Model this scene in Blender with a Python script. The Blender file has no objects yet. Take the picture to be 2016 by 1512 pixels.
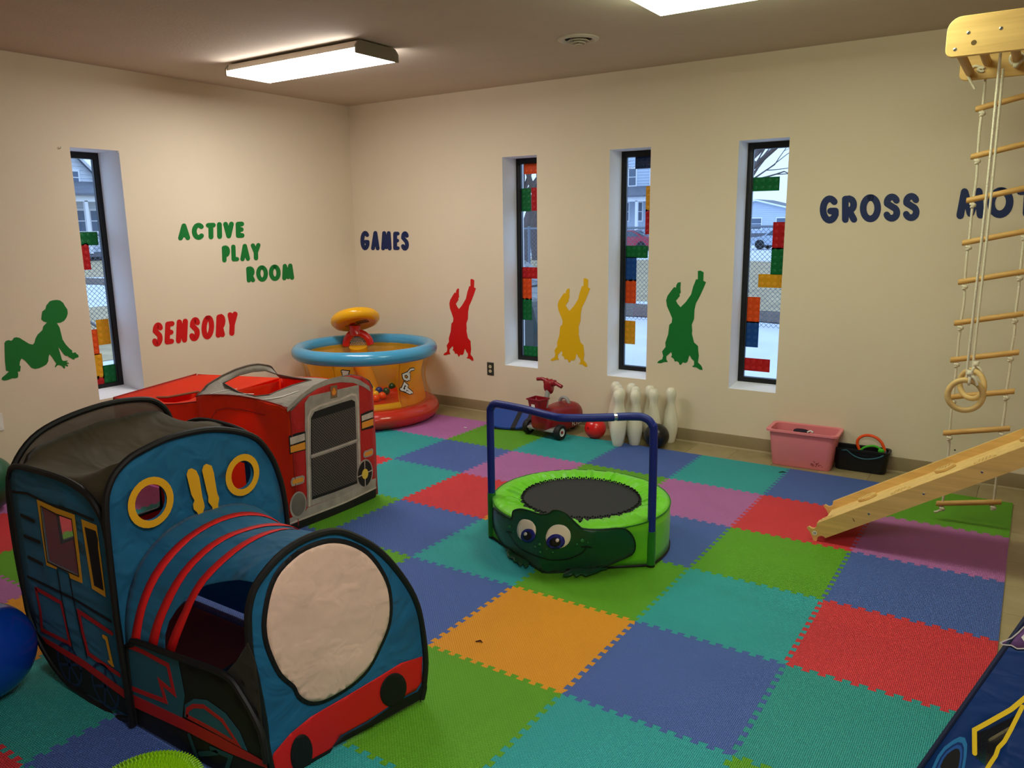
import bpy, bmesh, math, random
from math import sin, cos, pi, radians, sqrt, atan2, hypot
from mathutils import Vector, Matrix, noise
from mathutils.geometry import delaunay_2d_cdt
random.seed(4)
SC = bpy.context.scene
COL = SC.collection

# ------------------------------------------------------------------ camera
F_PX, CAM = 1542.8, Vector((4.90837, -5.21327, 1.61899))
RX, RY, RZ = 1.37126274, 0.0123292136, 0.585628985
cd = bpy.data.cameras.new('camera'); cd.sensor_width = 36; cd.lens = F_PX / 2016 * 36
cd.clip_start = .05; cd.clip_end = 400
cam = bpy.data.objects.new('camera', cd); COL.objects.link(cam)
cam.location = CAM; cam.rotation_euler = (RX, RY, RZ)
SC.camera = cam
CR = cam.rotation_euler.to_matrix()
# ------------------------------------------------------------------ world and exposure
w = bpy.data.worlds.new('world'); SC.world = w; w.use_nodes = True
bg = w.node_tree.nodes['Background']
bg.inputs[0].default_value = (.52, .70, 1, 1); bg.inputs[1].default_value = 1.3
SC.view_settings.view_transform = 'Standard'; SC.view_settings.look = 'None'
SC.view_settings.gamma = 1; SC.view_settings.use_curve_mapping = False
SC.view_settings.exposure = 0.55
LAMP1 = ((1, .955, .93), 18.5)
LAMP2 = ((.90, 1.0, .72), 11.5)
LAMP3 = ((1, .98, .94), 17.5)

# ------------------------------------------------------------------ measuring: photo pixel -> point on a real surface
def ray(u, v): return CR @ Vector(((u-1008)/F_PX, -(v-756)/F_PX, -1))
def onx(u, v, x): d = ray(u, v); return CAM + d*((x-CAM.x)/d.x)
def ony(u, v, y): d = ray(u, v); return CAM + d*((y-CAM.y)/d.y)
def onz(u, v, z=0): d = ray(u, v); return CAM + d*((z-CAM.z)/d.z)
def onp(u, v, P, n): d = ray(u, v); return CAM + d*((P-CAM).dot(n)/d.dot(n))

# ------------------------------------------------------------------ materials
def lin(c):
    f = lambda x: x/12.92 if x <= .04045 else ((x+.055)/1.055)**2.4
    return (f(c[0]/255), f(c[1]/255), f(c[2]/255), 1)
def M(name, rgb, rough=.6, metal=0, spec=.4, var=0, vscale=6, bump=0, bscale=60, sheen=0, coat=0, transl=0, alpha=1):
    m = bpy.data.materials.new(name); m.use_nodes = True
    nt = m.node_tree; N = nt.nodes; L = nt.links; b = N['Principled BSDF']
    c = lin(rgb); b.inputs['Base Color'].default_value = c
    b.inputs['Roughness'].default_value = rough; b.inputs['Metallic'].default_value = metal
    b.inputs['Specular IOR Level'].default_value = spec
    b.inputs['Sheen Weight'].default_value = sheen; b.inputs['Coat Weight'].default_value = coat
    tc = N.new('ShaderNodeTexCoord')
    if var:
        n = N.new('ShaderNodeTexNoise'); n.inputs['Scale'].default_value = vscale; n.inputs['Detail'].default_value = 5
        L.new(tc.outputs['Object'], n.inputs['Vector'])
        r = N.new('ShaderNodeMapRange'); r.inputs[1].default_value = .3; r.inputs[2].default_value = .7
        r.inputs[3].default_value = 1-var; r.inputs[4].default_value = 1+var*.5
        L.new(n.outputs['Fac'], r.inputs[0])
        mx = N.new('ShaderNodeVectorMath'); mx.operation = 'SCALE'; mx.inputs[0].default_value = c[:3]
        L.new(r.outputs[0], mx.inputs['Scale']); L.new(mx.outputs[0], b.inputs['Base Color'])
    if bump:
        n2 = N.new('ShaderNodeTexNoise'); n2.inputs['Scale'].default_value = bscale; n2.inputs['Detail'].default_value = 4
        L.new(tc.outputs['Object'], n2.inputs['Vector'])
        bp = N.new('ShaderNodeBump'); bp.inputs['Strength'].default_value = bump; bp.inputs['Distance'].default_value = .01
        L.new(n2.outputs['Fac'], bp.inputs['Height']); L.new(bp.outputs[0], b.inputs['Normal'])
    out = N['Material Output']; sh = b.outputs[0]
    if transl:
        t = N.new('ShaderNodeBsdfTranslucent'); t.inputs[0].default_value = c
        ms = N.new('ShaderNodeMixShader'); ms.inputs[0].default_value = transl
        L.new(sh, ms.inputs[1]); L.new(t.outputs[0], ms.inputs[2]); sh = ms.outputs[0]
    if alpha < 1:
        t = N.new('ShaderNodeBsdfTransparent')
        ms = N.new('ShaderNodeMixShader'); ms.inputs[0].default_value = alpha
        L.new(t.outputs[0], ms.inputs[1]); L.new(sh, ms.inputs[2]); sh = ms.outputs[0]
    if sh != b.outputs[0]: L.new(sh, out.inputs[0])
    return m
def M_emit(name, rgb, s):
    m = bpy.data.materials.new(name); m.use_nodes = True; N = m.node_tree.nodes
    N.remove(N['Principled BSDF']); e = N.new('ShaderNodeEmission')
    e.inputs[0].default_value = (*rgb, 1); e.inputs[1].default_value = s
    m.node_tree.links.new(e.outputs[0], N['Material Output'].inputs[0]); return m
def M_glass(name, tint=(1, 1, 1), gloss=.06, rough=.02):
    m = bpy.data.materials.new(name); m.use_nodes = True; N = m.node_tree.nodes; L = m.node_tree.links
    N.remove(N['Principled BSDF'])
    t = N.new('ShaderNodeBsdfTransparent'); t.inputs[0].default_value = (*tint, 1)
    g = N.new('ShaderNodeBsdfGlossy'); g.inputs['Roughness'].default_value = rough
    lw = N.new('ShaderNodeLayerWeight'); lw.inputs[0].default_value = .35
    mr = N.new('ShaderNodeMapRange'); mr.inputs[3].default_value = gloss*.4; mr.inputs[4].default_value = gloss*5
    L.new(lw.outputs['Fresnel'], mr.inputs[0])
    ms = N.new('ShaderNodeMixShader'); L.new(mr.outputs[0], ms.inputs[0])
    L.new(t.outputs[0], ms.inputs[1]); L.new(g.outputs[0], ms.inputs[2]); L.new(ms.outputs[0], N['Material Output'].inputs[0])
    return m
def M_wood(name, rgb, axis='X', scale=3.0):
    m = M(name, rgb, rough=.5); N = m.node_tree.nodes; L = m.node_tree.links; b = N['Principled BSDF']
    tc = N.new('ShaderNodeTexCoord'); mp = N.new('ShaderNodeMapping')
    s = {'X': (.6, 12, 12), 'Y': (12, .6, 12), 'Z': (12, 12, .6)}[axis]; mp.inputs['Scale'].default_value = s
    n = N.new('ShaderNodeTexNoise'); n.inputs['Scale'].default_value = scale; n.inputs['Detail'].default_value = 6
    n.inputs['Distortion'].default_value = .8
    cr = N.new('ShaderNodeValToRGB'); c = lin(rgb)
    cr.color_ramp.elements[0].position = .3; cr.color_ramp.elements[0].color = (c[0]*.88, c[1]*.84, c[2]*.76, 1)
    cr.color_ramp.elements[1].position = .65; cr.color_ramp.elements[1].color = (c[0]*1.08, c[1]*1.08, c[2]*1.05, 1)
    L.new(tc.outputs['Object'], mp.inputs[0]); L.new(mp.outputs[0], n.inputs['Vector'])
    L.new(n.outputs['Fac'], cr.inputs[0]); L.new(cr.outputs[0], b.inputs['Base Color']); return m
def M_foam(name, rgb):
    m = M(name, rgb, rough=.62, spec=.3); N = m.node_tree.nodes; L = m.node_tree.links; b = N['Principled BSDF']
    g = N.new('ShaderNodeNewGeometry'); sx = N.new('ShaderNodeSeparateXYZ'); L.new(g.outputs['Position'], sx.inputs[0])
    def wave(out, k, ph=0):
        a = N.new('ShaderNodeMath'); a.operation = 'MULTIPLY_ADD'; a.inputs[1].default_value = k; a.inputs[2].default_value = ph
        L.new(out, a.inputs[0]); s = N.new('ShaderNodeMath'); s.operation = 'SINE'; L.new(a.outputs[0], s.inputs[0]); return s.outputs[0]
    k = 2*pi/.0122
    h = N.new('ShaderNodeMath'); h.operation = 'MULTIPLY'
    L.new(wave(sx.outputs['X'], k), h.inputs[0]); L.new(wave(sx.outputs['Y'], k), h.inputs[1])
    r = N.new('ShaderNodeMapRange'); r.inputs[1].default_value = -.35; r.inputs[2].default_value = .35; L.new(h.outputs[0], r.inputs[0])
    bp = N.new('ShaderNodeBump'); bp.inputs['Strength'].default_value = 1; bp.inputs['Distance'].default_value = .010
    L.new(r.outputs[0], bp.inputs['Height']); L.new(bp.outputs[0], b.inputs['Normal'])
    n = N.new('ShaderNodeTexNoise'); n.inputs['Scale'].default_value = 3; n.inputs['Detail'].default_value = 3
    r2 = N.new('ShaderNodeMapRange'); r2.inputs[3].default_value = .92; r2.inputs[4].default_value = 1.08
    L.new(g.outputs['Position'], n.inputs['Vector']); L.new(n.outputs['Fac'], r2.inputs[0])
    mx = N.new('ShaderNodeVectorMath'); mx.operation = 'SCALE'; mx.inputs[0].default_value = lin(rgb)[:3]
    L.new(r2.outputs[0], mx.inputs['Scale']); L.new(mx.outputs[0], b.inputs['Base Color'])
    return m

wall_m = M('wall paint', (226, 212, 187), .75, spec=.25, var=.03, vscale=1.5, bump=.06, bscale=35)
ceil_m = M('ceiling paint', (204, 190, 172), .9, spec=.1, var=.03, bump=.12, bscale=60)
reveal_m = M('reveal paint', (244, 244, 246), .7, spec=.2, bump=.05, bscale=40)
base_m = M('vinyl base', (150, 132, 100), .55, var=.05)
grout_m = M('tile joint', (92, 82, 58), .8)
vinyl = [M('vinyl tile %d' % i, c, .35, var=.12, vscale=9) for i, c in enumerate([(158, 142, 104), (150, 136, 98), (164, 147, 110)])]
black_m = M('black paint', (14, 14, 15), .4, bump=.05)
blackfab = M('black fabric', (13, 13, 13), .75, var=.1)
white_m = M('white paint', (232, 230, 224), .5)
rope_m = M('rope', (226, 216, 190), .85, bump=.5, bscale=260)
wood_x = M_wood('pine board', (222, 182, 112), 'X'); wood_y = M_wood('pine rung', (212, 168, 100), 'X', 4)
wood_b = M_wood('pine bed', (232, 198, 132), 'X')
ring_m = M_wood('ring wood', (214, 180, 118), 'X', 2)
green_v = M('green vinyl', (0, 116, 44), .5); red_v = M('red vinyl', (206, 8, 10), .5)
yellow_v = M('yellow vinyl', (226, 178, 0), .5); navy_v = M('navy vinyl', (8, 34, 88), .5)

# ------------------------------------------------------------------ object helpers
ROOT = {}
def link(o): COL.objects.link(o); return o
def thing(name, label, cat, loc=(0, 0, 0), rz=0, group=None):
    o = link(bpy.data.objects.new(name, None)); o.empty_display_size = .05
    o.location = loc; o.rotation_euler = (0, 0, rz); o['label'] = label; o['category'] = cat
    if group: o['group'] = group
    ROOT[o] = Matrix.Translation(Vector(loc)) @ Matrix.Rotation(rz, 4, 'Z'); return o
def tag(o, label, cat, group=None, kind=None):
    o['label'] = label; o['category'] = cat
    if group: o['group'] = group
    if kind: o['kind'] = kind
    return o
def rootmat(o):
    while o is not None:
        if o in ROOT: return ROOT[o]
        o = o.parent
    return Matrix()
def obj(name, bm, m, parent=None, smooth=35, world=True, label=None, solid=0, loc=None, kind=None, off=-1):
    """one mesh object; world=True: bmesh is in world coordinates, moved into the parent's frame"""
    if loc is not None:      # top-level mesh with its origin at loc
        bmesh.ops.translate(bm, verts=bm.verts, vec=-Vector(loc))
    elif parent is not None and world:
        bmesh.ops.transform(bm, matrix=rootmat(parent).inverted(), verts=bm.verts)
    if solid == 0: bmesh.ops.recalc_face_normals(bm, faces=bm.faces)
    me = bpy.data.meshes.new(name); bm.to_mesh(me); bm.free()
    if m is not None: me.materials.append(m)
    if smooth:
        for p in me.polygons: p.use_smooth = True
        me.set_sharp_from_angle(angle=radians(smooth))
    o = link(bpy.data.objects.new(name, me))
    if loc is not None: o.location = loc
    if parent is not None: o.parent = parent
    if solid:
        md = o.modifiers.new('thick', 'SOLIDIFY'); md.thickness = solid; md.offset = off
    if label: o['label'] = label
    if kind: o['kind'] = kind
    return o
def struct(name, bm, m, parent=None, **k): return obj(name, bm, m, parent, kind='structure', **k)
B = bmesh.new
def box(bm, x0, x1, y0, y1, z0, z1, bev=0, mat=None):
    t = bmesh.new()
    vs = [t.verts.new(p) for p in ((x0,y0,z0),(x1,y0,z0),(x1,y1,z0),(x0,y1,z0),(x0,y0,z1),(x1,y0,z1),(x1,y1,z1),(x0,y1,z1))]
    for f in ((0,3,2,1),(4,5,6,7),(0,1,5,4),(1,2,6,5),(2,3,7,6),(3,0,4,7)): t.faces.new([vs[i] for i in f])
    if bev: bmesh.ops.bevel(t, geom=t.edges[:], offset=bev, segments=2, affect='EDGES', profile=.6)
    if mat: bmesh.ops.transform(t, matrix=mat, verts=t.verts)
    add(bm, t); return bm
def add(bm, t):
    me = bpy.data.meshes.new('t'); t.to_mesh(me); t.free(); bm.from_mesh(me); bpy.data.meshes.remove(me)
def smoothpts(pts, n=6, closed=False):
    P = [Vector(p) for p in pts]; out = []; N = len(P)
    for i in range(N if closed else N-1):
        p0 = P[(i-1) % N] if closed or i > 0 else P[0]; p1 = P[i]; p2 = P[(i+1) % N]
        p3 = P[(i+2) % N] if closed or i+2 < N else P[-1]
        for k in range(n):
            t = k/n
            out.append(.5*((2*p1)+(p2-p0)*t+(2*p0-5*p1+4*p2-p3)*t*t+(3*p1-p0-3*p2+p3)*t**3))
    if not closed: out.append(P[-1].copy())
    return out
def tube(bm, pts, r, seg=10, closed=False, caps=True):
    P = [Vector(p) for p in pts]; n = len(P); rings = []
    R = r if isinstance(r, (list, tuple)) else [r]*n
    up = None
    for i in range(n):
        if closed: t = P[(i+1) % n]-P[i-1]
        else: t = P[min(i+1, n-1)]-P[max(i-1, 0)]
        t.normalize()
        if up is None:
            up = Vector((0, 0, 1)) if abs(t.z) < .9 else Vector((1, 0, 0))
        s = t.cross(up)
        if s.length < 1e-5: s = t.orthogonal()
        s.normalize(); up = s.cross(t).normalized()
        rings.append([bm.verts.new(P[i]+(s*cos(2*pi*k/seg)+up*sin(2*pi*k/seg))*R[i]) for k in range(seg)])
    for i in range(n if closed else n-1):
        a, b = rings[i], rings[(i+1) % n]
        off = 0
        if closed and i == n-1:
            off = min(range(seg), key=lambda o: (a[0].co-b[o].co).length)
        for k in range(seg): bm.faces.new((a[k], a[(k+1) % seg], b[(k+1+off) % seg], b[(k+off) % seg]))
    if caps and not closed:
        bm.faces.new(rings[0][::-1]); bm.faces.new(rings[-1])
    return bm
def lathe(bm, prof, c=(0, 0, 0), seg=32, mat=None, a0=0, a1=2*pi):
    c = Vector(c); full = abs(a1-a0-2*pi) < 1e-6; ns = seg if full else seg+1; rings = []
    for r, z in prof:
        if r < 1e-6: rings.append([bm.verts.new(_t(Vector((0, 0, z)), mat)+c)])
        else: rings.append([bm.verts.new(_t(Vector((r*cos(a0+(a1-a0)*k/seg), r*sin(a0+(a1-a0)*k/seg), z)), mat)+c) for k in range(ns)])
    for a, b in zip(rings, rings[1:]):
        for k in range(seg):
            k2 = (k+1) % ns
            if len(a) == 1 and len(b) == 1: continue
            if len(a) == 1: bm.faces.new((a[0], b[k2], b[k]))
            elif len(b) == 1: bm.faces.new((a[k], a[k2], b[0]))
            else: bm.faces.new((a[k], a[k2], b[k2], b[k]))
    return bm
def _t(v, m): return m @ v if m else v
def torus(bm, c, R, r, seg=40, sub=12, mat=None, sz=1):
    return lathe(bm, [(R+r*cos(2*pi*k/sub), r*sz*sin(2*pi*k/sub)) for k in range(sub+1)], c, seg, mat)
def ball(bm, c, r, seg=24, rings=14, sc=(1, 1, 1)):
    t = bmesh.new(); bmesh.ops.create_uvsphere(t, u_segments=seg, v_segments=rings, radius=r)
    bmesh.ops.scale(t, vec=sc, verts=t.verts); bmesh.ops.translate(t, vec=Vector(c), verts=t.verts); add(bm, t); return bm
def inside(p, poly):
    x, y = p; c = False; j = len(poly)-1
    for i in range(len(poly)):
        xi, yi = poly[i][0], poly[i][1]; xj, yj = poly[j][0], poly[j][1]
        if (yi > y) != (yj > y) and x < (xj-xi)*(y-yi)/(yj-yi)+xi: c = not c
        j = i
    return c
def tri2d(outer, holes=(), step=0):
    V = []; Ed = []
    for lp in (outer, *holes):
        s = len(V); V += [Vector((p[0], p[1])) for p in lp]; n = len(lp)
        Ed += [(s+i, s+(i+1) % n) for i in range(n)]
    if step:
        xs = [p[0] for p in outer]; ys = [p[1] for p in outer]
        nx = int((max(xs)-min(xs))/step)+1; ny = int((max(ys)-min(ys))/step)+1
        for i in range(nx+1):
            for j in range(ny+1):
                p = (min(xs)+i*step, min(ys)+(j+.37*(i % 2))*step)
                if inside(p, outer) and not any(inside(p, h) for h in holes): V.append(Vector(p))
    vo, eo, fo, *_ = delaunay_2d_cdt(V, Ed, [], 0, 1e-6)
    F = []
    for f in fo:
        c = sum((vo[i] for i in f), Vector((0, 0)))/len(f)
        if inside(c, outer) and not any(inside(c, h) for h in holes): F.append(list(f))
    return vo, F
def sheet(bm, outer, fn, holes=(), step=0, flip=False):
    """flat or curved sheet: 2-D outline, mapped by fn(u, v) into the scene"""
    vo, F = tri2d(outer, holes, step); vs = [bm.verts.new(fn(p.x, p.y)) for p in vo]
    for f in F:
        try: bm.faces.new([vs[i] for i in (f[::-1] if flip else f)])
        except ValueError: pass
    bmesh.ops.delete(bm, geom=[v for v in bm.verts if not v.link_faces], context='VERTS'); return bm
def slab(bm, outer, fn, nrm, th, holes=(), step=0):
    """sheet with real thickness th along nrm"""
    t = bmesh.new(); sheet(t, outer, fn, holes, step)
    r = bmesh.ops.extrude_face_region(t, geom=t.faces[:])
    bmesh.ops.translate(t, vec=Vector(nrm)*th, verts=[g for g in r['geom'] if isinstance(g, bmesh.types.BMVert)])
    add(bm, t); return bm
def stroke2d(pts, wd, n=5):
    """outline of a round-ended pen stroke through 2-D points"""
    P = [Vector((p[0], p[1])) for p in pts]; h = wd/2; L = []; R = []
    for i, p in enumerate(P):
        a = (P[i]-P[i-1]).normalized() if i > 0 else None; b = (P[i+1]-P[i]).normalized() if i < len(P)-1 else None
        t = (a+b).normalized() if a and b and (a+b).length > 1e-4 else (b or a)
        k = 1/max(.45, t.dot(a)) if a and b else 1
        nn = Vector((-t.y, t.x))*h*k; L.append(p+nn); R.append(p-nn)
    t0 = (P[1]-P[0]).normalized(); t1 = (P[-1]-P[-2]).normalized()
    c1 = [P[-1]+Vector((-t1.y*cos(q)+t1.x*sin(q), t1.x*cos(q)+t1.y*sin(q)))*h for q in [pi*k/n for k in range(1, n)]]
    c0 = [P[0]+Vector((t0.y*cos(q)-t0.x*sin(q), -t0.x*cos(q)-t0.y*sin(q)))*h for q in [pi*k/n for k in range(1, n)]]
    return L+c1+R[::-1]+c0
def strip(bm, pts, wd, fn):
    """pen stroke as quads + round ends, mapped by fn"""
    o = stroke2d(pts, wd); n = len(pts); m = 4
    L = [bm.verts.new(fn(*p)) for p in o]
    N = len(o); Lft = L[:n]; c1 = L[n:n+m]; Rgt = L[n+m:2*n+m][::-1]; c0 = L[2*n+m:]
    for i in range(n-1):
        try: bm.faces.new((Lft[i], Rgt[i], Rgt[i+1], Lft[i+1]))
        except ValueError: pass
    bm.faces.new([Lft[-1], *c1, Rgt[-1]][::-1]); bm.faces.new([Rgt[0], *c0, Lft[0]][::-1]); return bm
def ell(cx, cy, rx, ry, n=28, rot=0):
    return [(cx+rx*cos(2*pi*k/n)*cos(rot)-ry*sin(2*pi*k/n)*sin(rot), cy+rx*cos(2*pi*k/n)*sin(rot)+ry*sin(2*pi*k/n)*cos(rot)) for k in range(n)]
def crop(ox, oy, s): return lambda P: [(ox+p[0]/s, oy+p[1]/s) for p in P]
def copy_tree(o, parent=None):
    c = o.copy(); link(c)
    if parent: c.parent = parent
    if o in ROOT: ROOT[c] = ROOT[o]
    for ch in list(o.children): copy_tree(ch, c)
    return c

# ================================================================== the room
YW, XW, ZC = .316, -.57, 2.722
XR, YF = 7.2, -7.2
WIN_R = [(1.152, 1.486), (2.134, 2.468), (3.118, 3.457)]; WZ0, WZ1 = .436, 2.17
WIN_L = (-2.30, -1.957)
TH = .32
def holed_wall(name, a0, a1, holes, fn, mat):
    """fn(a, depth, z); inner face with window holes, returned as one mesh with the outer face"""
    bm = B(); xs = sorted({a0, a1, *[h for hh in holes for h in hh]})
    def q(u0, u1, z0, z1, d): bm.faces.new([bm.verts.new(fn(*p)) for p in ((u0, d, z0), (u1, d, z0), (u1, d, z1), (u0, d, z1))])
    for d in (0, TH):
        for u0, u1 in zip(xs, xs[1:]):
            if (u0, u1) in holes: q(u0, u1, -.3, WZ0, d); q(u0, u1, WZ1, ZC+.1, d)
            else: q(u0, u1, -.3, ZC+.1, d)
    return struct(name, bm, mat, smooth=0)
holed_wall('wall_back', XW-TH, XR, WIN_R, lambda a, d, z: (a, YW+d, z), wall_m)
holed_wall('wall_left', YF, YW+TH, [WIN_L], lambda a, d, z: (XW-d, a, z), wall_m)
struct('wall_right', box(B(), XR, XR+.1, YF, YW, 0, ZC), wall_m, smooth=0)
struct('wall_front', box(B(), XW, XR, YF-.1, YF, 0, ZC), wall_m, smooth=0)
struct('ceiling', box(B(), XW-TH, XR+.1, YF-.1, YW+TH, ZC, ZC+.1), ceil_m, smooth=0)
floor = struct('floor', box(B(), XW-TH, XR+.1, YF-.1, YW+TH, -.1, -.0125), grout_m, smooth=0)
# vinyl tiles: every one that the mats leave in view
TS = .3048; tme = {}
def vtile(i, j):
    k = (i*7+j*3) % 3
    if k not in tme:
        o = struct('floor_tile', box(B(), .0008, TS-.0008, .0008, TS-.0008, -.0125, -.010, .0006), vinyl[k], floor, world=False, smooth=0); tme[k] = o
    else:
        o = tme[k].copy(); link(o)
    o.location = (XW+.13+i*TS, YW-.02-j*TS, 0)
for i in range(-1, 25):
    for j in range(0, 24):
        x, y = XW+.13+i*TS, YW-.02-j*TS
        if x+TS < XW or x > XR-.1: continue
        if y+TS > -.01 or x+TS > 4.90: vtile(i, j) if y+TS < YW+.4 else None
struct('baseboard_back', box(B(), XW, XR, YW-.008, YW+.002, -.0125, .092, .002), base_m)
struct('trim_1', box(B(), XW, XR, YW-.022, YW-.006, -.0125, .004, .004), M('vinyl toe', (178, 162, 128), .5))
struct('baseboard_left', box(B(), XW-.002, XW+.008, YF, YW, -.0125, .092, .002), base_m)
# windows
glass_m = M_glass('window glass', (.93, .97, 1), .05)
frame_m = M('black window frame', (16, 16, 17), .45, bump=.15, bscale=80)
def window(n, a0, a1, fn, dep, t0=0):
    r = thing('window_%d' % n, '', '', fn((a0+a1)/2, 0, WZ0)); del r['label'], r['category']; r['kind'] = 'structure'
    bm = B()
    def q(P): bm.faces.new([bm.verts.new(fn(*p)) for p in P])
    q([(a0, 0, WZ0), (a0, TH, WZ0), (a0, TH, WZ1), (a0, 0, WZ1)]); q([(a1, 0, WZ0), (a1, TH, WZ0), (a1, TH, WZ1), (a1, 0, WZ1)])
    q([(a0, 0, WZ0), (a1, 0, WZ0), (a1, TH, WZ0+.03), (a0, TH, WZ0+.03)]); q([(a0, 0, WZ1), (a1, 0, WZ1), (a1, TH, WZ1), (a0, TH, WZ1)])
    struct('reveal', bm, reveal_m, r, smooth=0)
    zb = WZ0+.03; fw = .034
    def fb(name, u0, u1, z0, z1, d0, d1, m):
        b = B(); p, q_ = fn(u0, d0, z0), fn(u1, d1, z1)
        box(b, min(p[0], q_[0]), max(p[0], q_[0]), min(p[1], q_[1]), max(p[1], q_[1]), z0, z1, .003 if m is frame_m else 0); struct(name, b, m, r)
    fb('frame_jamb', a0, a0+fw, zb-.02, WZ1, dep, dep+.05, frame_m); fb('frame_jamb', a1-fw, a1, zb-.02, WZ1, dep, dep+.05, frame_m)
    fb('frame_head', a0, a1, WZ1-.045, WZ1, dep+.001, dep+.049, frame_m); fb('frame_sill', a0, a1, zb-.02, zb+.025, dep+.001, dep+.049, frame_m)
    fb('pane', a0+.02, a1-.02, zb, WZ1-.02, dep+.026, dep+.030, glass_m)
    bm = B()
    for u in (a0+fw, a1-fw-.008):
        p, q_ = fn(u, dep+.01, zb), fn(u+.008, dep+.03, WZ1)
        box(bm, min(p[0], q_[0]), max(p[0], q_[0]), min(p[1], q_[1]), max(p[1], q_[1]), zb+.025, WZ1-.045)
    struct('glazing_bead', bm, M('bead', (60, 64, 70), .3, metal=.5), r)
    return r
FR = lambda a, d, z: (a, YW+d, z)
FL = lambda a, d, z: (XW-d, a, z)
window(1, *WIN_L, FL, .27)
for k, (a, b) in enumerate(WIN_R): window(k+2, a, b, FR, .205)
YG = YW+.205+.022; XG = XW-.27-.022     # room side of the panes
# ------------------------------------------------------------------ outdoors
snow_m = M('snow ground', (226, 230, 238), .8, var=.12, vscale=.7, bump=.5, bscale=3)
grass_m = M('dry grass', (188, 168, 130), .9, var=.3, vscale=2.5, bump=.5, bscale=20)
leaf_m = M('leaf litter', (112, 96, 84), .9, var=.5, vscale=9, bump=1, bscale=30)
GZ = -.2
bm = B(); bm.faces.new([bm.verts.new(p) for p in ((-120, -60, GZ), (80, -60, GZ), (80, 140, GZ), (-120, 140, GZ))])
struct('ground', bm, snow_m, smooth=0)
def patchy(name, outline, z, m, label=None):
    bm = B(); slab(bm, outline, lambda u, v: (u, v, z), (0, 0, 1), .01); struct(name, bm, m)
random.seed(3)
def band(y0, y1, x0, x1, j, n=40):
    top = [(x0+(x1-x0)*k/n, y1+random.uniform(-j, j)) for k in range(n+1)]
    bot = [(x0+(x1-x0)*k/n, y0+random.uniform(-j, j)) for k in range(n+1)]
    return top[::-1]+bot
patchy('ground_grass', band(11.2, 33, -60, 30, 1.2), GZ, grass_m)
patchy('ground_leaves', band(9.2, 11.4, -60, 30, .5), GZ+.012, leaf_m)
patchy('ground_grass', [(-6, -14), (-14, -14), (-14, 8.4), (-6, 8.4)], GZ+.004, grass_m)
# chain link fences
galv = M('galvanised wire', (120, 128, 140), .5, metal=.6)
def fence(p0, p1, label, h=1.75, brace=False):
    p0 = Vector((*p0, GZ)); p1 = Vector((*p1, GZ)); d = (p1-p0); Ln = d.length; d.normalize()
    r = thing('chain_link_fence', label, 'fence', p0)
    bm = B(); s = .085; wd = .0035; n = int(Ln/s); m = int(h/s)+1
    nrm = Vector((-d.y, d.x, 0))
    def seg(a, b):
        t = (b-a).normalized(); e = t.cross(nrm)*wd
        for k in (e, nrm*wd):
            vs = [bm.verts.new(q) for q in (a-k, a+k, b+k, b-k)]; bm.faces.new(vs)
    for i in range(-m, n):
        for sg in (1, -1):
            a = max(0, i*s) if sg == 1 else min(Ln, (i+m)*s)
            if sg == 1:
                za = 0 if i >= 0 else -i*s; b = min(Ln, i*s+h); zb = b-i*s
            else:
                st = (i+m)*s; za = 0 if st <= Ln else st-Ln; b = max(0, st-h); zb = st-b
            if abs(b-a) < .01: continue
            seg(p0+d*a+Vector((0, 0, za)), p0+d*b+Vector((0, 0, zb)))
    obj('wire_mesh', bm, galv, r, smooth=0, kind='stuff', solid=.0005)
    for k in range(int(Ln/3)+1):
        q = p0+d*min(Ln, k*3+1.1); obj('post', tube(B(), [q, q+Vector((0, 0, h+.05))], .03, 8), galv, r)
    obj('top_rail', tube(B(), [p0+Vector((0, 0, h)), p1+Vector((0, 0, h))], .02, 8), galv, r)
    if brace:
        q = p0+d*brace; obj('brace', tube(B(), [q+Vector((.06, 0, h*.98)), q+d*1.9+Vector((.06, 0, .2))], .025, 8), galv, r)
fence((-11, 8.7), (5, 8.7), 'long wire fence outdoors beyond the three right-hand windows')
fence((-8.5, -4.5), (-8.5, 3.5), 'short wire fence with a slanting brace seen through the left window', 1.75, 4.6)
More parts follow.
